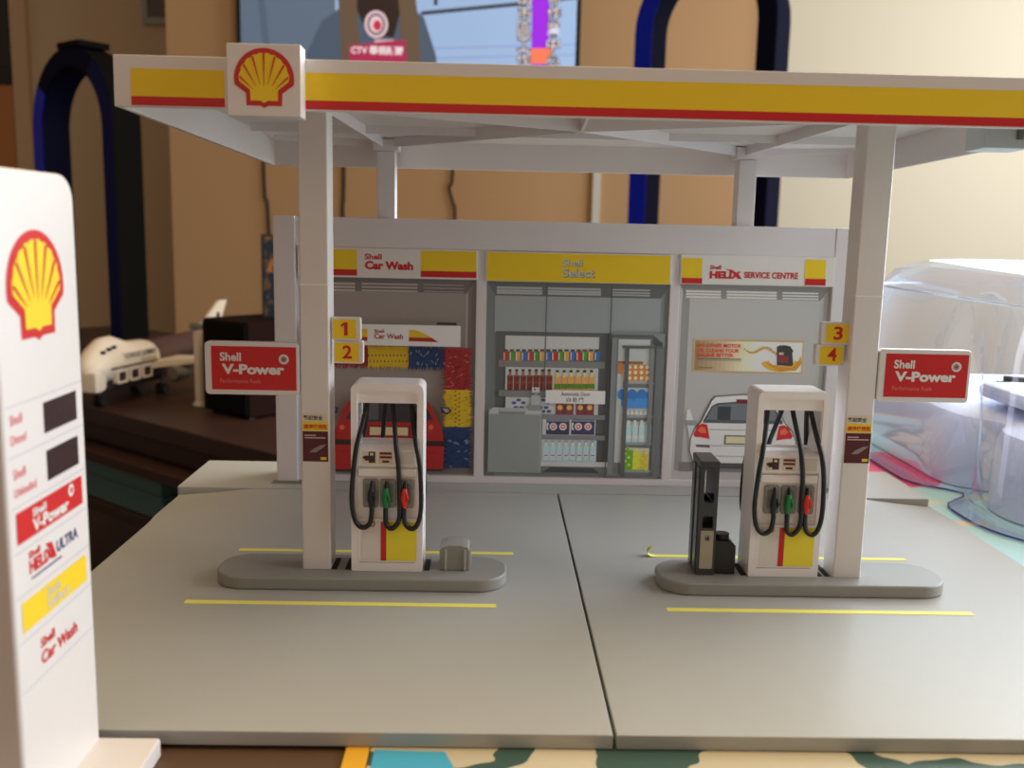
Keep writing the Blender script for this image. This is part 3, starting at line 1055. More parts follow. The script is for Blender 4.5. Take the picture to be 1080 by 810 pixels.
# oil poster
c.rect(731, 358.5, 848, 394, A3(170, 146, 108))
for i in range(24):
    t = i / 23
    g = (int(140 + 75 * min(1, t * 1.8)), int(116 + 95 * min(1, t * 1.7)), int(84 + 125 * min(1, t * 1.4)))
    c.rect(733 + i * 4.71, 360.6 + .022 * (733 + i * 4.71 - 789), 733 + (i + 1) * 4.71 + .1, 392 + .022 * (733 + (i + 1) * 4.71 - 789), M('poster_ink_%d' % i, g, .45, 1.75))
RI = A3(200, 62, 48)
c.text('NO OTHER MOTOR', 735.5, 362.8, 782.5, 366.8, RI, .03)
c.text('OIL CLEANS YOUR', 735.5, 368.0, 780, 372.0, RI, .03)
c.text('ENGINE BETTER', 735.5, 372.9, 774, 376.8, RI, .03)
c.rect(735.5, 378.2, 782, 379.4, A3(90, 96, 80)); c.rect(735.5, 380.4, 782, 381, A3(120, 120, 100)); c.rect(736, 387.5, 752, 388.5, A3(110, 96, 72))
sw = []
for k in range(15):
    t = PI * (1.02 + .98 * k / 14)
    sw.append((824 + 20 * math.cos(t) * (1.0 if k < 8 else 1.05), 382 - 11 * math.sin(t) * .95))
for k in range(14, -1, -1):
    t = PI * (1.02 + .98 * k / 14)
    sw.append((825 + 13.5 * math.cos(t), 380.5 - 6.0 * math.sin(t)))
c.poly(sw, A3(196, 146, 48))
c.poly([(806, 382), (822, 387), (836, 388), (843, 381), (845, 375), (846, 384), (840, 391), (822, 392)], A3(176, 122, 34))
for i in range(14):
    t = i / 13
    c.disc(786 + t * 33, 368.5 + 3.2 * math.sin(t * 7) + 2.5 * t, 1.0 + 2.0 * t * (1 - t) * 2, A3(176, 136, 70), 1.0 + .8 * t)
c.poly([(820, 366), (823, 364.5), (828, 365), (836, 370), (837, 384), (836, 386.5), (820, 385.5)], A3(52, 50, 52))
c.poly([(826, 364), (834, 365.5), (837.5, 371), (835.5, 372), (832.5, 368), (826, 366.5)], A3(44, 42, 44))
c.rect(821.5, 376, 832, 383, A3(120, 46, 44)); c.rect(822, 372, 827, 374.5, A3(190, 150, 120))
# grey lamp and white car seen from behind
c.poly([(725, 432), (728, 432), (732, 444), (724, 444)], A3(200, 202, 206)); c.rect(723, 443.5, 735, 449, A3(128, 132, 138)); c.poly([(725, 449), (733, 449), (730, 462), (727, 462)], A3(178, 180, 184))
U0 = 784


def mir(pts):
    return pts + [(2 * U0 - u, v + .044 * (U0 - u)) for u, v in reversed(pts)]


c.poly(mir([(734, 494), (730.5, 488), (727, 475), (728, 463), (732, 452), (739, 445), (750.5, 422), (754, 418), (784, 416)]), A3(70, 70, 72))
c.poly(mir([(735, 489), (731.5, 487), (728, 475), (729, 463), (733, 453), (740, 445.5), (751.5, 423), (755, 419), (784, 417)]), A3(196, 195, 196))
c.poly(mir([(742, 444), (751, 428.5), (757, 425.5), (784, 423.5)][::1]) , A3(52, 56, 62))
c.poly(mir([(744, 444.5), (752, 429.5), (758, 427), (784, 425)]), A3(96, 102, 110))
c.rect(757, 429, 771, 443, A3(50, 54, 58)); c.rect(797, 430, 811, 444, A3(50, 54, 58))
c.rect(760, 441, 768, 446, A3(50, 54, 58)); c.rect(742, 443.5, 826, 447, A3(72, 76, 80))
c.rect(777, 421.5, 792, 426, A3(96, 24, 28))
for u0, u1, v in ((748, 820, 453.5), (750, 818, 470.5), (736, 832, 481.5)):
    c.rect(u0, v, u1, v + .7, A3(128, 127, 128))
c.rect(764, 459.5, 803, 469.5, A3(96, 96, 84)); c.rect(766, 461, 801, 468, A3(186, 184, 150))
for s in (1, -1):
    def q(pts):
        return [((u if s > 0 else 2 * U0 - u), v + (0 if s > 0 else .044 * (U0 - u))) for u, v in pts]
    c.poly(q([(731.5, 458), (736, 449), (741, 446.8), (746, 448), (749, 463.5), (740, 461.5), (733, 461)]), A3(176, 34, 34))
    c.poly(q([(736, 454), (740, 450), (744, 452), (745, 457), (739, 457)]), A3(214, 96, 66))
    c.poly(q([(734, 469), (749, 469.5), (749, 472.5), (734.5, 471.5)]), A3(80, 80, 82))
    c.rect(*((731, 488, 752, 495) if s > 0 else (816, 490, 837, 496)), A3(46, 46, 48))
c.rect(738, 489, 830, 493, A3(70, 70, 72))
c.b.build('service_bay_print', bl)


# --- sign strips over the bays
def strip(name, x0, x1, z0, z1, m):
    c = Card.__new__(Card)
    c.b = MB()
    c.b.box((x0, -.10, z0), (x1, .13, z1), m, .02)
    c.O = (0, -.10, 0)
    c.k = .006
    c.lim = (x0 + .02, z0 + .02, x1 - .02, z1 - .02)
    return c


c = strip('', -11.5, -3.70, 9.15, 10.44, PWHITE)
c.rect(320, 262.5, 377, 283.5, YELLOW); c.rect(320, 283.5, 377, 290, RED)
c.rect(444, 264.8, 502.5, 286, YELLOW); c.rect(444, 286, 502.5, 292.6, RED)
c.text('Shell', 385, 267.5, 403, 273.6, RED, .03); c.text('Car Wash', 385.2, 275.5, 436, 284.5, RED, .05)
c.b.build('car_wash_sign', bl)
c = strip('', -3.34, 4.82, 9.13, 10.42, PWHITE)
c.rect(513.5, 267.8, 706.5, 298.2, YELLOW)
GL, GO = M('select_lettering', (206, 210, 200), .4), M('select_outline', (120, 122, 90), .5)
c.text('Shell', 593.2, 273.8, 614.6, 281.3, GO, .03); c.text('Shell', 593.2, 273.4, 614, 280.8, GL, .01)
c.text('Select', 593.4, 283.3, 627.4, 293, GO, .04); c.text('Select', 593.4, 283.0, 626.6, 292.3, GL, .015)
c.b.build('select_sign', bl)
c = strip('', 5.20, 11.98, 9.18, 10.46, PWHITE)
c.rect(718.5, 272, 740, 293, YELLOW); c.rect(718.5, 293, 740, 300, RED)
c.rect(848, 274, 870, 294, YELLOW); c.rect(848, 294, 870, 301, RED)
c.text('Shell', 748.5, 279.5, 760, 284, RED, .03); c.text('HELIX', 748, 286, 781, 293.8, RED, .06)
c.poly([(764, 283.5), (771, 284.3), (778, 288.5), (782, 294.2), (776.5, 293), (772, 287.2)], RED)
c.text('SERVICE CENTRE', 784, 287, 841, 293.8, RED, .035)
c.b.build('service_centre_sign', bl)

# ------------------------------------------------------------------ rear columns
def rear_col(x, label):
    r = thing('rear_column', label, 'toy column', (x, 22.35, 11.74), 0, 'rear canopy columns')
    b = MB(); b.box((-.39, 0, 0), (.39, .9, 2.86), WHITE2, .04); b.build('post', r)
    b = MB(); b.box((-.56, -.14, 2.87), (.56, 1.04, 3.395), WHITE2, .04); b.build('capital', r)


rear_col(-7.72, 'short white rear column on the building roof above the car wash bay')
rear_col(8.02, 'short white rear column on the building roof above the service bay')

# ------------------------------------------------------------------ canopy
TILT = -math.atan(.39 / 18)
cn = thing('station_canopy', 'white canopy roof with yellow and red stripe and scallop shell emblem box', 'toy canopy roof', (0, 5.6, 14.36))
cn.rotation_euler.x = TILT
HX = 12.95
CD = 18.2
b = MB()
b.box((-HX, 0, 0), (HX, .16, 1.31), WHITE, .03)
b.box((-HX, CD - .16, 0), (HX, CD, 1.31), WHITE, .03)
b.box((-HX, .1, 0), (-HX + .16, CD - .1, 1.31), WHITE, .03)
b.box((HX - .16, .1, 0), (HX, CD - .1, 1.31), WHITE, .03)
b.build('fascia', cn)
b = MB()
b.box((-HX + .1, .1, 1.16), (HX - .1, CD - .1, 1.30), WHITE, .02)
b.build('roof_panel', cn)


def rib(p, q, z0, z1, t=.10):
    b = MB()
    d = Vector((q[0] - p[0], q[1] - p[1], 0)).normalized()
    n = Vector((-d.y, d.x, 0)) * t / 2
    P, Q = Vector((p[0], p[1], 0)), Vector((q[0], q[1], 0))
    rr = [[P + n + Vector((0, 0, z0[0])), P - n + Vector((0, 0, z0[0])), P - n + Vector((0, 0, 1.17)), P + n + Vector((0, 0, 1.17))],
          [Q + n + Vector((0, 0, z0[1])), Q - n + Vector((0, 0, z0[1])), Q - n + Vector((0, 0, 1.17)), Q + n + Vector((0, 0, 1.17))]]
    b.rings(rr, WHITE2)
    bmx = bmesh.new()
    o = b.build('rib', cn)
    return o


for sx in (-1, 1):
    fx, bx = 8.5 * sx, 7.85 * sx
    rib((0, 8.4), (fx, 5.2), (.62, .74), 0)
    rib((0, 8.4), (bx, 17.2), (.62, .78), 0)
    rib((fx, 5.2), (bx, 17.2), (.74, .78), 0)
    rib((fx, 5.2), (12.5 * sx, 2.0), (.74, .95), 0)
    rib((bx, 17.6), (12.5 * sx, 16.5), (.78, .95), 0)
rib((-12.5, 12.6), (12.5, 12.6), (.86, .86), 0)
rib((0, 8.4), (0, 4.6), (.62, .98), 0)
rib((0, 8.4), (0, 12.5), (.62, .98), 0)
# stripe stickers on the front fascia
b = MB()
O = (0, 0, 0)
for x0, x1 in ((-12.50, -10.08), (-8.02, 12.7)):
    b.rect(x0, .27, x1, .97, FRONT, O, YELLOW, .006)
    b.rect(x0, .04, x1, .27, FRONT, O, RED, .006)
b.build('fascia_stripe', cn)
b = MB()
b.prism(rrect(-9.86, -.24, -7.98, 1.55, .03), FRONT, (0, .0, 0), .62, WHITE, .03)
shell_emblem(b, -8.91, .68, .77, FRONT, (0, -.62, 0), .006)
b.build('emblem_box', cn)
b = MB()
b.box((11.0, 2.0, -.30), (12.35, 3.2, .75), M('pale_grey_plastic', (196, 202, 206), .4), .04)
b.tube([(12.0, 1.97, -.05), (12.0, 1.97, .6)], .10, DGREY, 10)
b.build('bracket', cn)

# ------------------------------------------------------------------ price sign close to the camera
ps = thing('price_sign', 'tall white toy price sign with shell emblem, close to the camera', 'toy price sign', (-12.35, -2.05, -.455))
b = MB()
W0, W1 = -1.68, 1.72
H = 12.78
b.prism(rrect(W0, .30, W1, H, [.02, .02, .55, .55], 8), EAST, (-.75, 0, 0), 1.5, WHITE, .10, 3)
b.build('pillar', ps)
b = MB()
b.box((-1.9, -3.2, 0), (2.1, 1.72, .46), WHITE, .06)
b.build('foot', ps)
O = (.75, 0, 0)
b = MB()
shell_emblem(b, -.14, 10.62, 1.08, EAST, O, .008, 1.08)
b.build('shell_emblem', ps)


b = MB()
LINE = M('panel_line', (196, 196, 204), .5)
ys = (W0 + .18, W1 - .16)
rows = [8.55, 7.62, 6.68, 5.82, 4.98, 4.10, 3.12]
for z in rows:
    b.rect(W0 + .1, z - .012, W1 - .1, z + .012, EAST, O, LINE, .006)
PINKR = M('price_red_print', (226, 70, 84), .5)
BROWNSCR = M('price_window', (52, 32, 34), .3, noise=.5, nscale=900)
b.rect(-.14, 7.80, 1.33, 8.40, EAST, O, BROWNSCR, .008)
b.rect(-.11, 6.85, 1.31, 7.45, EAST, O, BROWNSCR, .008)
b.text('Shell', -1.46, 8.20, .19, EAST, O, PINKR, .008, w=.46, bold=.0)
b.text('Diesel', -1.46, 7.84, .18, EAST, O, PINKR, .008, w=.58, bold=.0)
b.text('Shell', -1.44, 7.20, .19, EAST, O, PINKR, .008, w=.46, bold=.0)
b.text('Unleaded', -1.44, 6.86, .18, EAST, O, PINKR, .008, w=.86, bold=.0)
b.rect(-1.44, 5.97, 1.40, 6.57, EAST, O, RED, .008)
b.text('Shell', -.82, 6.33, .16, EAST, O, PWHITE, .016, w=.56, bold=.03)
b.text('V-Power', -.84, 6.03, .26, EAST, O, PWHITE, .016, w=1.56, bold=.04)
b.disc(.86, 6.40, .13, EAST, O, PWHITE, .016); b.disc(.86, 6.40, .06, EAST, O, RED, .022)
b.text('Shell', -1.05, 5.58, .14, EAST, O, RED, .008, w=.46, bold=.03)
b.text('HELIX', -1.05, 5.28, .26, EAST, O, RED, .008, w=.98, bold=.05)
b.flat([(-.36, 5.66), (-.10, 5.62), (.08, 5.26), (-.08, 5.28), (-.20, 5.48)], EAST, O, RED, .012)
b.text('ULTRA', .10, 5.32, .24, EAST, O, M('navy_print', (52, 50, 110), .5), .008, w=.98, bold=.03)
b.rect(-.98, 5.16, .3, 5.20, EAST, O, M('navy_print', (0, 0, 0)), .008)
b.rect(-1.42, 4.26, 1.42, 4.84, EAST, O, YELLOW, .008)
b.text('Shell', -.42, 4.58, .17, EAST, O, GL, .016, w=.56, bold=.02)
b.text('Select', -.42, 4.34, .21, EAST, O, GL, .016, w=.96, bold=.02)
b.text('Shell', -.78, 3.68, .20, EAST, O, RED, .008, w=.6, bold=.03)
b.text('Car Wash', -.78, 3.34, .27, EAST, O, RED, .008, w=1.62, bold=.035)
b.build('price_panel', ps)

# ------------------------------------------------------------------ wooden bench with the toy plane, box and arch
WOODD = M('dark_brown_wood', (60, 40, 33), .42, spec=.3, noise=.25, nscale=14)
BANG = math.atan2(-.64, .77)            # the bench front runs along this direction
bn = thing('wooden_bench', 'long dark brown wooden bench behind the toy station carrying the plane', 'bench', (-49.5, 107.4, -60), BANG)
b = MB(); b.box((-112, 0, 42.6), (62, 60, 45), WOODD, .25); b.build('top_board', bn)
b = MB(); b.box((-110, 1.6, 39.5), (60, 3.2, 42.5), WOODD, .15); b.build('apron', bn)
b = MB(); b.box((-111, -2.0, 37.9), (61, 58, 39.4), WOODD, .15); b.build('ledge_board', bn)
b = MB(); b.box((-110, -1.2, 30.4), (61, 58, 32.0), WOODD, .15); b.build('lower_shelf', bn)
for x in (-108, 55):
    for y in (2, 54):
        b = MB(); b.box((x, y, 0), (x + 4, y + 4, 30.35), WOODD, .2); b.build('leg', bn)
b = MB(); b.box((-108, 50, 32.05), (58, 52, 37.8), WOODD); b.build('back_panel', bn)

TEALM = M('dark_teal_card', (74, 106, 106), .5, noise=.08, nscale=20)
tb = thing('storage_box', 'long dark teal lidded box on the bench shelf below the toy plane', 'storage box', (-49.5 - .64 * .6, 107.4 - .77 * .6, -27.95), BANG)
b = MB(); b.box((-60, 0, 0), (5.1, 26, 3.3), TEALM, .2); b.build('box', tb)
b = MB(); b.box((-60.2, -.25, 3.42), (5.3, 26.2, 5.4), TEALM, .2); b.build('lid', tb)

# toy plane
PANG = math.atan2(.97, .25)
PW = M('plane_white', (232, 218, 200), .4)
PD = M('plane_dark_brown', (84, 56, 48), .5)
pn = thing('toy_cargo_plane', 'white toy cargo jumbo plane standing on the wooden bench', 'toy plane', (-59.6, 113.2, -15.0), PANG)
b = MB()
n = 24


def fring(x, zc, ry, rz, hump=0.0):
    out = []
    for k in range(n):
        a = 2 * PI * k / n
        y, z = ry * math.cos(a), rz * math.sin(a)
        if z > 0:
            z += hump * max(0, 1 - (y / ry) ** 2 * 1.2)
        out.append((x, y, zc + z))
    return out


b.rings([fring(-.2, 5.3, .3, .4), fring(.1, 5.3, 1.2, 1.4), fring(1.0, 5.4, 2.1, 2.2, .2), fring(2.4, 5.7, 2.6, 2.5, .6), fring(4.0, 5.9, 2.8, 2.65, 1.2),
         fring(6.2, 5.9, 2.8, 2.65, 1.3), fring(8.2, 5.9, 2.8, 2.65, .6), fring(9.8, 5.9, 2.8, 2.65, .1), fring(13.4, 5.9, 2.8, 2.65), fring(14.6, 5.9, 2.6, 2.4), fring(15.2, 5.9, 2.0, 1.9)], PW)
b.build('fuselage', pn)
b = MB()
b.rings([fring(14.4, 5.9, 2.3, 2.2), fring(16, 6.0, 2.45, 2.3), fring(30, 6.3, 2.3, 2.2), fring(34, 6.9, 1.7, 1.5), fring(38, 7.4, .6, .6)], PD)
b.build('cargo_hold', pn)
b = MB()
for x, y, z in ((2.0, -1.75, 7.75), (3.0, -1.95, 8.1), (4.0, -2.05, 8.3)):
    b.box((x, y - .30, z), (x + .55, y + .2, z + .42), BLACKP, .05)
b.build('cockpit_window', pn)
b = MB()
b.box((2.6, -2.98, 5.5), (13.6, -2.74, 5.75), M('stripe_brown', (90, 70, 50), .5), .02)
b.prism([(5.6, 6.35), (13.4, 6.35), (13.4, 7.55), (5.6, 7.55)], FRONT, (0, -2.3, 0), .5, PW, .05)
b.text('CARGO JUMBO', 5.8, 6.5, .95, FRONT, (0, -2.8, 0), BLACKP, .03, w=7.5, bold=.02)
b.rect(9.4, 5.95, 13.4, 6.2, FRONT, (0, -2.8, 0), M('stripe_ochre', (190, 150, 70), .5), .02)
b.build('lettering', pn)
for x in (3.6, 6.6, 9.6):
    b = MB()
    b.prism(rrect(x, 3.35, x + 2.4, 5.2, .2), FRONT, (0, -2.2, 0), .75, PW, .05, holes=[rrect(x + .35, 3.65, x + 2.05, 4.95, .1)[::-1]])
    b.box((x + .3, -2.85, 3.6), (x + 2.1, -2.6, 5.0), M('brown_window', (58, 36, 30), .4))
    b.build('cargo_door', pn)
b = MB()
for s in (-1, 1):
    L = 1 if s < 0 else 1
    sec = []
    for y, x0, x1, z0, z1 in ((2.2, 12, 20, 4.4, 5.5), (7.5, 15.5, 21, 5.0, 5.6), (9.2, 17, 21.5, 5.3, 5.65)):
        sec.append([(x0, s * y, z0), (x1, s * y, z0), (x1, s * y, z1), (x0, s * y, z1)])
    b2 = MB(); b2.rings(sec if s > 0 else [r[::-1] for r in sec], PW)
    b2.build('wing', pn)
    b2 = MB()
    b2.tube([(13.2, s * 5.6, 3.6), (13.6, s * 5.6, 3.6), (16.4, s * 5.6, 3.6), (17.6, s * 5.6, 3.6)], [.9, 1.2, 1.1, .7], DGREY, 14)
    b2.box((14.6, s * 5.6 - .15, 4.4), (16.4, s * 5.6 + .15, 5.2), PW)
    b2.build('engine', pn)
    b2 = MB()
    b2.rings([[(33.5, s * 1.0, 7.7), (37.5, s * 1.0, 7.7), (37.5, s * 1.0, 8.0), (33.5, s * 1.0, 8.0)][::s],
              [(36.5, s * 6.0, 8.1), (38.8, s * 6.0, 8.1), (38.8, s * 6.0, 8.3), (36.5, s * 6.0, 8.3)][::s]], PW)
    b2.build('tailplane', pn)
b = MB()
fin = [(28.5, 8.0), (35.6, 8.0), (38.8, 12.9), (36.4, 12.9)]
b.prism(fin, FRONT, (0, .3, 0), .6, PW, .08)
b.disc(35.6, 10.4, .6, FRONT, (0, -.3, 0), BLACKP, .02)
b.build('tail_fin', pn)
b = MB()
b.box((2.6, -2.0, 2.2), (17.5, 2.0, 3.9), M('belly_dark', (40, 34, 32), .5), .5)
b.build('belly', pn)
b = MB()
b.prism([(-.1, 2.4), (2.2, 2.6), (2.6, 5.4), (-.2, 5.4)], FRONT, (0, 2.2, 0), 4.4, PW, .4)
b.build('nose_door', pn)
for x, y in ((3.6, 0), (15.5, -2.2), (15.5, 2.2)):
    b = MB()
    b.tube([(x, y, 1), (x, y, 3)], .25, DGREY, 10)
    for s in (-.5, .5):
        b.tube([(x, y + s - .25, .85), (x, y + s + .25, .85)], .85, BLACKP, 18)
    b.build('landing_gear', pn)

pt = thing('toy_post', 'thin white upright toy post with dark cap between plane and black box', 'toy post', (-44.9, 118, -15), BANG)
b = MB(); b.box((-.65, -.5, 0), (.65, .5, 11.0), PW, .15); b.box((-.9, -.7, 0), (.9, .7, .5), PW, .1); b.build('shaft', pt)
b = MB(); b.tube([(-1.5, 0, 11.5), (.3, 0, 11.5)], .55, DGREY, 14); b.tube([(0, 0, 10.9), (0, 0, 11.4)], .3, DGREY, 10); b.build('cap', pt)

bx = thing('speaker_box', 'black and reddish brown wooden box standing on the bench behind the fuel sign', 'wooden box', (-35.4, 108.0, -15), BANG)
b = MB()
b.box((-10.2, 0, .3), (0, 20, 13.2), M('reddish_wood', (34, 19, 16), .9, spec=.05, noise=.25, nscale=12), .25)
b.build('case', bx)
b = MB(); b.box((-9.9, -.35, .6), (-.3, .02, 12.9), M('black_cloth', (14, 13, 13), .9, spec=.1), .15); b.build('front_cover', bx)
for x in (-9, -1.2):
    for y in (1, 18.6):
        b = MB()
        b.box((x - .4, y - .4, 0), (x + .4, y + .4, .32), BLACKP)
        b.build('foot', bx)

cb = thing('picture_box', 'small dark blue and orange picture box standing on the black box', 'picture box', (-31.3, 116.2, -1.79), 0.1)
PICM = bpy.data.materials.new('picture_print')
PICM.use_nodes = True
nt = PICM.node_tree
vo2 = nt.nodes.new('ShaderNodeTexNoise'); vo2.inputs['Scale'].default_value = 55; vo2.inputs['Detail'].default_value = 3
tc2 = nt.nodes.new('ShaderNodeTexCoord')
r2 = nt.nodes.new('ShaderNodeValToRGB'); r2.color_ramp.interpolation = 'CONSTANT'
e = r2.color_ramp.elements
e[0].position, e[0].color = 0, (.006, .016, .03, 1)
e[1].position, e[1].color = .52, (.10, .05, .02, 1)
x = e.new(.60); x.color = (.34, .13, .05, 1)
x = e.new(.68); x.color = (.03, .08, .11, 1)
nt.links.new(tc2.outputs['Object'], vo2.inputs['Vector']); nt.links.new(vo2.outputs['Fac'], r2.inputs['Fac'])
nt.links.new(r2.outputs[0], nt.nodes['Principled BSDF'].inputs['Base Color'])
b = MB(); b.box((-4, 0, 0), (4, 2.0, 11.6), M('navy_card', (24, 36, 48), .4), .08); b.build('carton', cb)
b = MB(); b.rect(-3.75, .25, 3.75, 11.3, FRONT, (0, 0, 0), PICM, .01); b.build('picture', cb)

# arch stands
def arch(loc, wd, ht, label, capped):
    r = thing('arch_stand', label, 'arch stand', loc, BANG, 'blue arch stands')
    t, dp = 4.3, 6.8
    NAVY = M('navy_sides_and_rim_shade', (12, 14, 40), .7, spec=.06)
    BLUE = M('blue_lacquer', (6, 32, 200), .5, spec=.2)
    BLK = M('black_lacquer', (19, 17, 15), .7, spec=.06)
    DBLUE = M('blue_rim_shaded', (9, 14, 78), .6, spec=.1)  # shaded tone of the blue rim, put into the colour
    R = wd / 2
    zs = ht - R
    N = 20
    out = [(0, 0), (0, zs * .5), (0, zs)] + [(R - R * math.cos(PI * k / N), zs + R * math.sin(PI * k / N)) for k in range(1, N)] + [(wd, zs), (wd, zs * .5), (wd, 0)]
    q = R - t
    inn = [(t, 0), (t, zs * .5), (t, zs)] + [(R - q * math.cos(PI * k / N), zs + q * math.sin(PI * k / N)) for k in range(1, N)] + [(wd - t, zs), (wd - t, zs * .5), (wd - t, 0)]
    L = len(out)
    b = MB()
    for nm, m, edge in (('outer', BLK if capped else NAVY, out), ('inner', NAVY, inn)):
        vs = [(x, .02, z) for x, z in edge] + [(x, dp, z) for x, z in edge]
        fs = [((i, i + 1, L + i + 1, L + i) if nm == 'outer' else (i + 1, i, L + i, L + i + 1)) for i in range(L - 1)]
        b.add(vs, fs, m)
    vs = [(x, dp, z) for x, z in out] + [(x, dp, z) for x, z in inn]
    b.add(vs, [(i + 1, i, L + i, L + i + 1) for i in range(L - 1)], NAVY)
    b.add([(0, .02, 0), (t, .02, 0), (t, dp, 0), (0, dp, 0)], [(3, 2, 1, 0)], NAVY)
    b.add([(wd - t, .02, 0), (wd, .02, 0), (wd, dp, 0), (wd - t, dp, 0)], [(3, 2, 1, 0)], NAVY)
    b.build('band', r)
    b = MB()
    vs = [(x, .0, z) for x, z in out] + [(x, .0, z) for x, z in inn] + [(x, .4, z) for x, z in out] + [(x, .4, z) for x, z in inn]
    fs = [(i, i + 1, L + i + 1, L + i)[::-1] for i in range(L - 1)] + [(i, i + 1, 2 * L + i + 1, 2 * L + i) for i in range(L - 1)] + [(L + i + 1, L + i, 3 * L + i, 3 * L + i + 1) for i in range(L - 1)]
    half = int(L * (.24 if capped else .40))  # blue kept from the left leg up; rest of rim darkened as painted shade
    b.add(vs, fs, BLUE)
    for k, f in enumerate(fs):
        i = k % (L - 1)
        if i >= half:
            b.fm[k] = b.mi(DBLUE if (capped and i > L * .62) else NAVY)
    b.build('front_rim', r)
    if capped:
        b = MB(); b.box((R - 4, -.3, ht - .3), (R + 5.5, dp + .5, ht + 1.1), BLK, .2); b.build('top_plate', r)


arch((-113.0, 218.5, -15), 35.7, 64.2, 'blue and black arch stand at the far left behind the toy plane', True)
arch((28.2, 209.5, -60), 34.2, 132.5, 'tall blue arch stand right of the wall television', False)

# ------------------------------------------------------------------ television
TX0, TZ0, TW, TH = -71.6, 45.2, 90.4, 51.0
tv = thing('television', 'large flat television on the tan wall showing a presenter', 'television', (TX0, 246.5, TZ0))
b = MB(); b.box((0, 0, 0), (TW, 3.4, TH), M('tv_black', (16, 16, 18), .3), .3); b.build('housing', tv)


def E_(name, rgb, s=.62):
    return M('screen_' + name, rgb, .4, emit=s)


b = MB()
O = (0, 0, 0)
b.rect(1.2, 1.5, TW - 1.2, TH - 1.2, FRONT, O, E_('sky', (150, 180, 222)), .02)


def sp(u, v):       # image pixels (u, v) to centimetres on the television face
    return ((u - 250) / 3.93, (103 + .022 * (u - 430) - v) / 3.93)


def pol(pts, m, k):
    b.flat([(min(max(x, 1.2), TW - 1.2), min(max(z, 1.5), TH - 1.2)) for x, z in (sp(*p) for p in pts)], FRONT, O, m, .02 + .02 * k)


pol([(250, -40), (352, -40), (352, 180), (250, 180)], E_('grey_blue', (92, 108, 130)), 1)
pol([(268, -40), (275, -40), (285, 60), (278, 60)], E_('grey_blue2', (80, 96, 118)), 2)
pol([(440, 18), (545, 8), (610, 2), (610, 5.5), (545, 12), (440, 22)], E_('bar', (52, 60, 76)), 1)
pol([(453, -40), (457, -40), (457, 12), (453, 12)], E_('bar', (0, 0, 0)), 1)
for v in (50, 60):
    pol([(450, v + 4), (610, v), (610, v + 1.2), (450, v + 5.2)], E_('line', (132, 150, 196)), 1)
pol([(322, 180), (322, 60), (338, 28), (358, 14), (425, 10), (443, 24), (456, 62), (460, 180)], E_('shirt', (72, 88, 108)), 3)
pol([(374, 20), (374, -40), (418, -40), (420, 20), (398, 34)], E_('neck', (96, 66, 58)), 4)
pol([(384, 40), (372, 10), (378, -40), (416, -40), (420, 14), (412, 44)], E_('shade', (40, 26, 26)), 5)
pol([(352, -40), (376, -40), (374, 20), (378, 60), (358, 70), (356, 20)], E_('hair', (98, 80, 66)), 6)
pol([(412, -40), (428, -40), (438, 30), (440, 70), (420, 70), (418, 20)], E_('hair', (0, 0, 0)), 6)
pol([(392, 46), (412, 46), (418, 110), (398, 110)], E_('mic_handle', (200, 170, 180)), 7)
x, z = sp(394, 31)
b.disc(x, z, 3.1, FRONT, O, E_('mic_ring', (220, 190, 200)), .18, 24, 3.5)
b.disc(x, z, 2.4, FRONT, O, E_('mic_grey', (120, 110, 130)), .20, 24, 2.8)
b.disc(x, z, 1.7, FRONT, O, E_('mic_light', (226, 200, 206)), .22, 24, 2.1)
b.disc(x + .3, z - .3, 1.05, FRONT, O, E_('mic_red', (190, 40, 80)), .24, 24, 1.3)
pol([(366, 52), (424, 46), (426, 72), (366, 76)], E_('mic_label', (166, 40, 84)), 12)
x0, z0 = sp(368, 60)
b.text('CTV 華視新聞', x0, z0 - .2, 2.3, FRONT, O, E_('white', (232, 222, 228)), .28, w=13.6, bold=.03)
pol([(554, -40), (572, -40), (573, 180), (555, 180)], E_('purple', (150, 30, 226)), 2)
pol([(554, 54), (576, 54), (576, 70), (554, 70)], E_('orange', (236, 120, 90)), 3)
for (u, chars) in ((546.5, '市府搬出市區工作'), (577, '住民任命作業中心')):
    for k, ch in enumerate(chars):
        x0, z0 = sp(u - 6.5, -48 + 15.5 * k + 12)
        for dx, dz, m, l in ((-.2, -.2, 'ink', .08), (.2, .2, 'ink', .085), (.2, -.2, 'ink', .09), (-.2, .2, 'ink', .095), (0, 0, 'white', .12)):
            b.text(ch, x0 + dx, z0 + dz, 3.4, FRONT, O, E_(m, (24, 22, 34)) if m == 'ink' else E_('white', (0, 0, 0)), l, w=3.4, bold=.03 if m == 'ink' else 0)
b.build('screen', tv)
b = MB(); b.box((TW - .6, -.12, .2), (TW - .1, 0, TH - .2), M('bezel_gloss', (22, 22, 24), .2), .05); b.build('bezel_strip', tv)

CABM = M('cable_brown', (52, 42, 32), .6)
for pts, rr, lab in (([(-65.9, 249.3, 46.5), (-65.6, 249.3, 20), (-64.7, 249.3, 12), (-64, 249.3, -40)], .45, 'dark cable hanging under the television near its left end'),
                     ([(-43.9, 249.3, 46.5), (-44.2, 249.3, 20), (-44.5, 249.3, 12), (-44.5, 249.3, -40)], .5, 'straight dark cable hanging under the television behind the rear column'),
                     ([(-14.4, 249.3, 46.5), (-14.6, 249.3, 25), (-15.5, 249.3, 22), (-14.2, 249.3, 17), (-13.8, 249.3, 12), (-13.6, 249.3, -40)], .4, 'thin kinked dark cable hanging under the middle of the television')):
    b = MB(); b.tube(smooth_path(pts, 6), rr, CABM, 8)
    tag(b.build('cable'), lab, 'cable', 'television cables')
b = MB(); b.box((23.6, 248.6, -60), (25.7, 249.95, 34), M('white_conduit', (216, 220, 210), .4), .2)
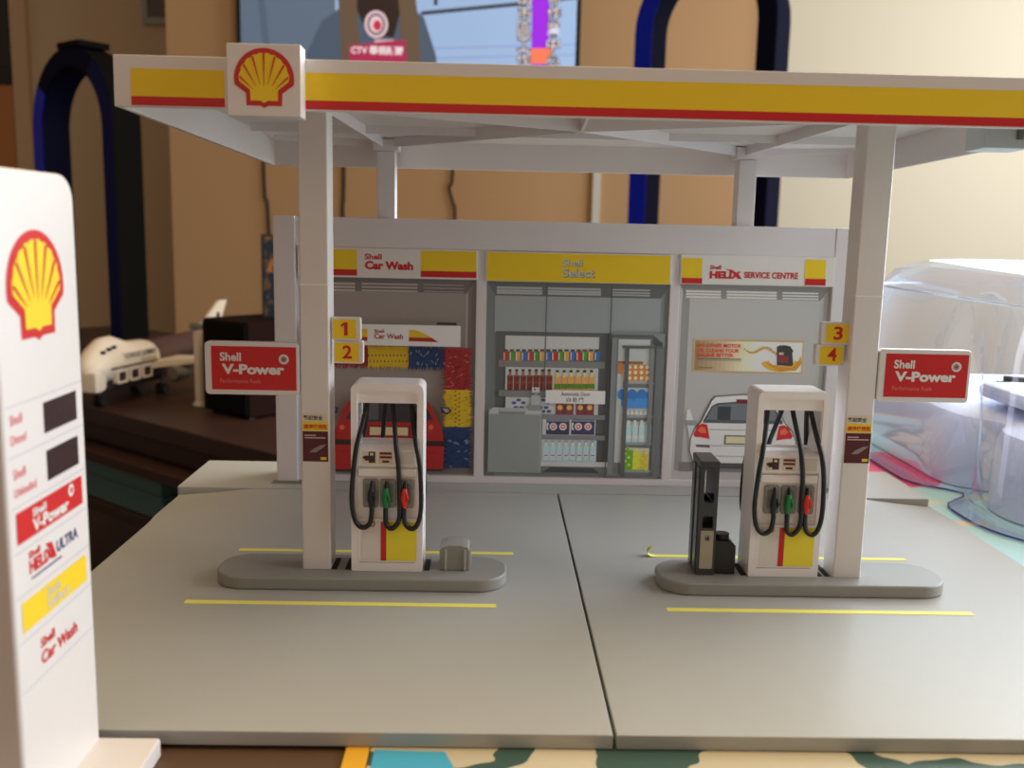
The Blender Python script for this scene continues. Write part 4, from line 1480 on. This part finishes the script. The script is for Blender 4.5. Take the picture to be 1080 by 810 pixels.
tag(b.build('cable_conduit'), 'white vertical cable conduit on the wall below the television corner', 'conduit')

# ------------------------------------------------------------------ clear cover and tray on the mat
def plastic(name, tint, rough, fres):
    m = bpy.data.materials.new(name)
    m.use_nodes = True
    nt = m.node_tree
    nt.nodes.remove(nt.nodes['Principled BSDF'])
    o = nt.nodes['Material Output']
    tr = nt.nodes.new('ShaderNodeBsdfTransparent'); tr.inputs[0].default_value = tint
    gl = nt.nodes.new('ShaderNodeBsdfGlossy'); gl.inputs['Roughness'].default_value = rough; gl.inputs[0].default_value = (.95, .94, 1, 1)
    lw = nt.nodes.new('ShaderNodeLayerWeight'); lw.inputs[0].default_value = fres
    mx = nt.nodes.new('ShaderNodeMixShader')
    cl = nt.nodes.new('ShaderNodeMath'); cl.operation = 'MULTIPLY_ADD'; cl.inputs[1].default_value = .5; cl.inputs[2].default_value = .05
    nt.links.new(lw.outputs['Facing'], cl.inputs[0])
    nt.links.new(cl.outputs[0], mx.inputs[0]); nt.links.new(tr.outputs[0], mx.inputs[1]); nt.links.new(gl.outputs[0], mx.inputs[2])
    nt.links.new(mx.outputs[0], o.inputs[0])
    return m


CLEAR = plastic('clear_plastic', (.91, .93, .98, 1), .05, .3)
CLEARE = plastic('clear_plastic_edge', (.22, .24, .55, 1), .08, .3)
DX0, DX1, DY0, DY1 = 17.2, 50, 13.6, 40.0
cv = thing('clear_cover', 'large clear plastic blister cover lying on the mat beside the station', 'plastic cover', (0, 0, -.37))
b = MB()


def dome_ring(ins, z, r):
    base = rrect(DX0 + ins, DY0 + ins, DX1 - ins, DY1 - ins, r, 10)
    out = []
    for i, p in enumerate(base):
        q = base[(i + 1) % len(base)]
        n = max(1, int(math.hypot(q[0] - p[0], q[1] - p[1]) / .5)) if abs(p[0] - q[0]) < .01 and p[0] < 30 else 1
        n = 28 if n > 4 else 1
        for k in range(n):
            out.append((p[0] + (q[0] - p[0]) * k / n, p[1] + (q[1] - p[1]) * k / n))
    # finger notch in the long side next to the station
    deep = 1.9 * max(0.0, 1 - z / 9.0)
    return [(x + (deep * math.exp(-((y - 22.6) / 1.3) ** 2) if x < 30 else 0), y, z) for x, y in out]


b.rings([dome_ring(.9, .18, 4.2), dome_ring(1.1, 3, 4.4), dome_ring(1.35, 7, 4.6), dome_ring(1.7, 9.0, 4.8), dome_ring(2.4, 10.0, 4.6), dome_ring(3.6, 10.5, 4.2), dome_ring(4.6, 10.6, 3.6)], CLEAR, cap0=False)
b.rings([dome_ring(8.5, 10.6, 3), dome_ring(8.8, 11.3, 3), dome_ring(9.4, 11.5, 2.5)], CLEAR, cap0=False)
b.build('dome', cv)
b = MB()
b.rings([dome_ring(.9, .18, 4.2), dome_ring(.0, .16, 5.0), dome_ring(-.04, .08, 5.0), dome_ring(.0, .0, 5.0), dome_ring(.9, .02, 4.2)], CLEAR, False, False)
ed = dome_ring(-.03, .1, 5.0)
b.tube(ed + [ed[0]], .045, CLEARE, 6, False)
ed = dome_ring(1.72, 9.05, 4.8)
b.tube(ed + [ed[0]], .06, CLEAR, 6, False)
b.build('flange', cv)

TRAY = M('white_tray_plastic', (212, 220, 248), .45, noise=.02)
ty = thing('white_tray', 'white plastic tray standing under the clear cover', 'plastic tray', (0, 0, -.37))
b = MB()


def tray_ring(ins, z, r):
    return dome_ring(1.75 + ins, z, r)


b.rings([tray_ring(.0, .06, 4.0), tray_ring(.05, 1.6, 4.0), tray_ring(.2, 3.0, 4.0), tray_ring(.45, 3.45, 3.8), tray_ring(1.0, 3.65, 3.4), tray_ring(4.5, 4.15, 2.2)], TRAY)
b.build('shell', ty)
b = MB(); b.box((20.9, 21, 4.15), (30, 26, 4.9), TRAY, .3); b.build('raised_step', ty)
mt = thing('metal_clip', 'grey metal strip lying on the white tray under the cover', 'metal clip', (26.0, 28.5, 3.82), -.5)
b = MB()
b.box((-2.5, -.5, 0), (2.5, .5, .25), M('clip_metal', (150, 152, 158), .3, metal=.8), .05)
b.box((-2.2, -.25, .25), (1.5, .25, .5), M('clip_dark', (50, 50, 54), .4), .05)
b.build('strip', mt)
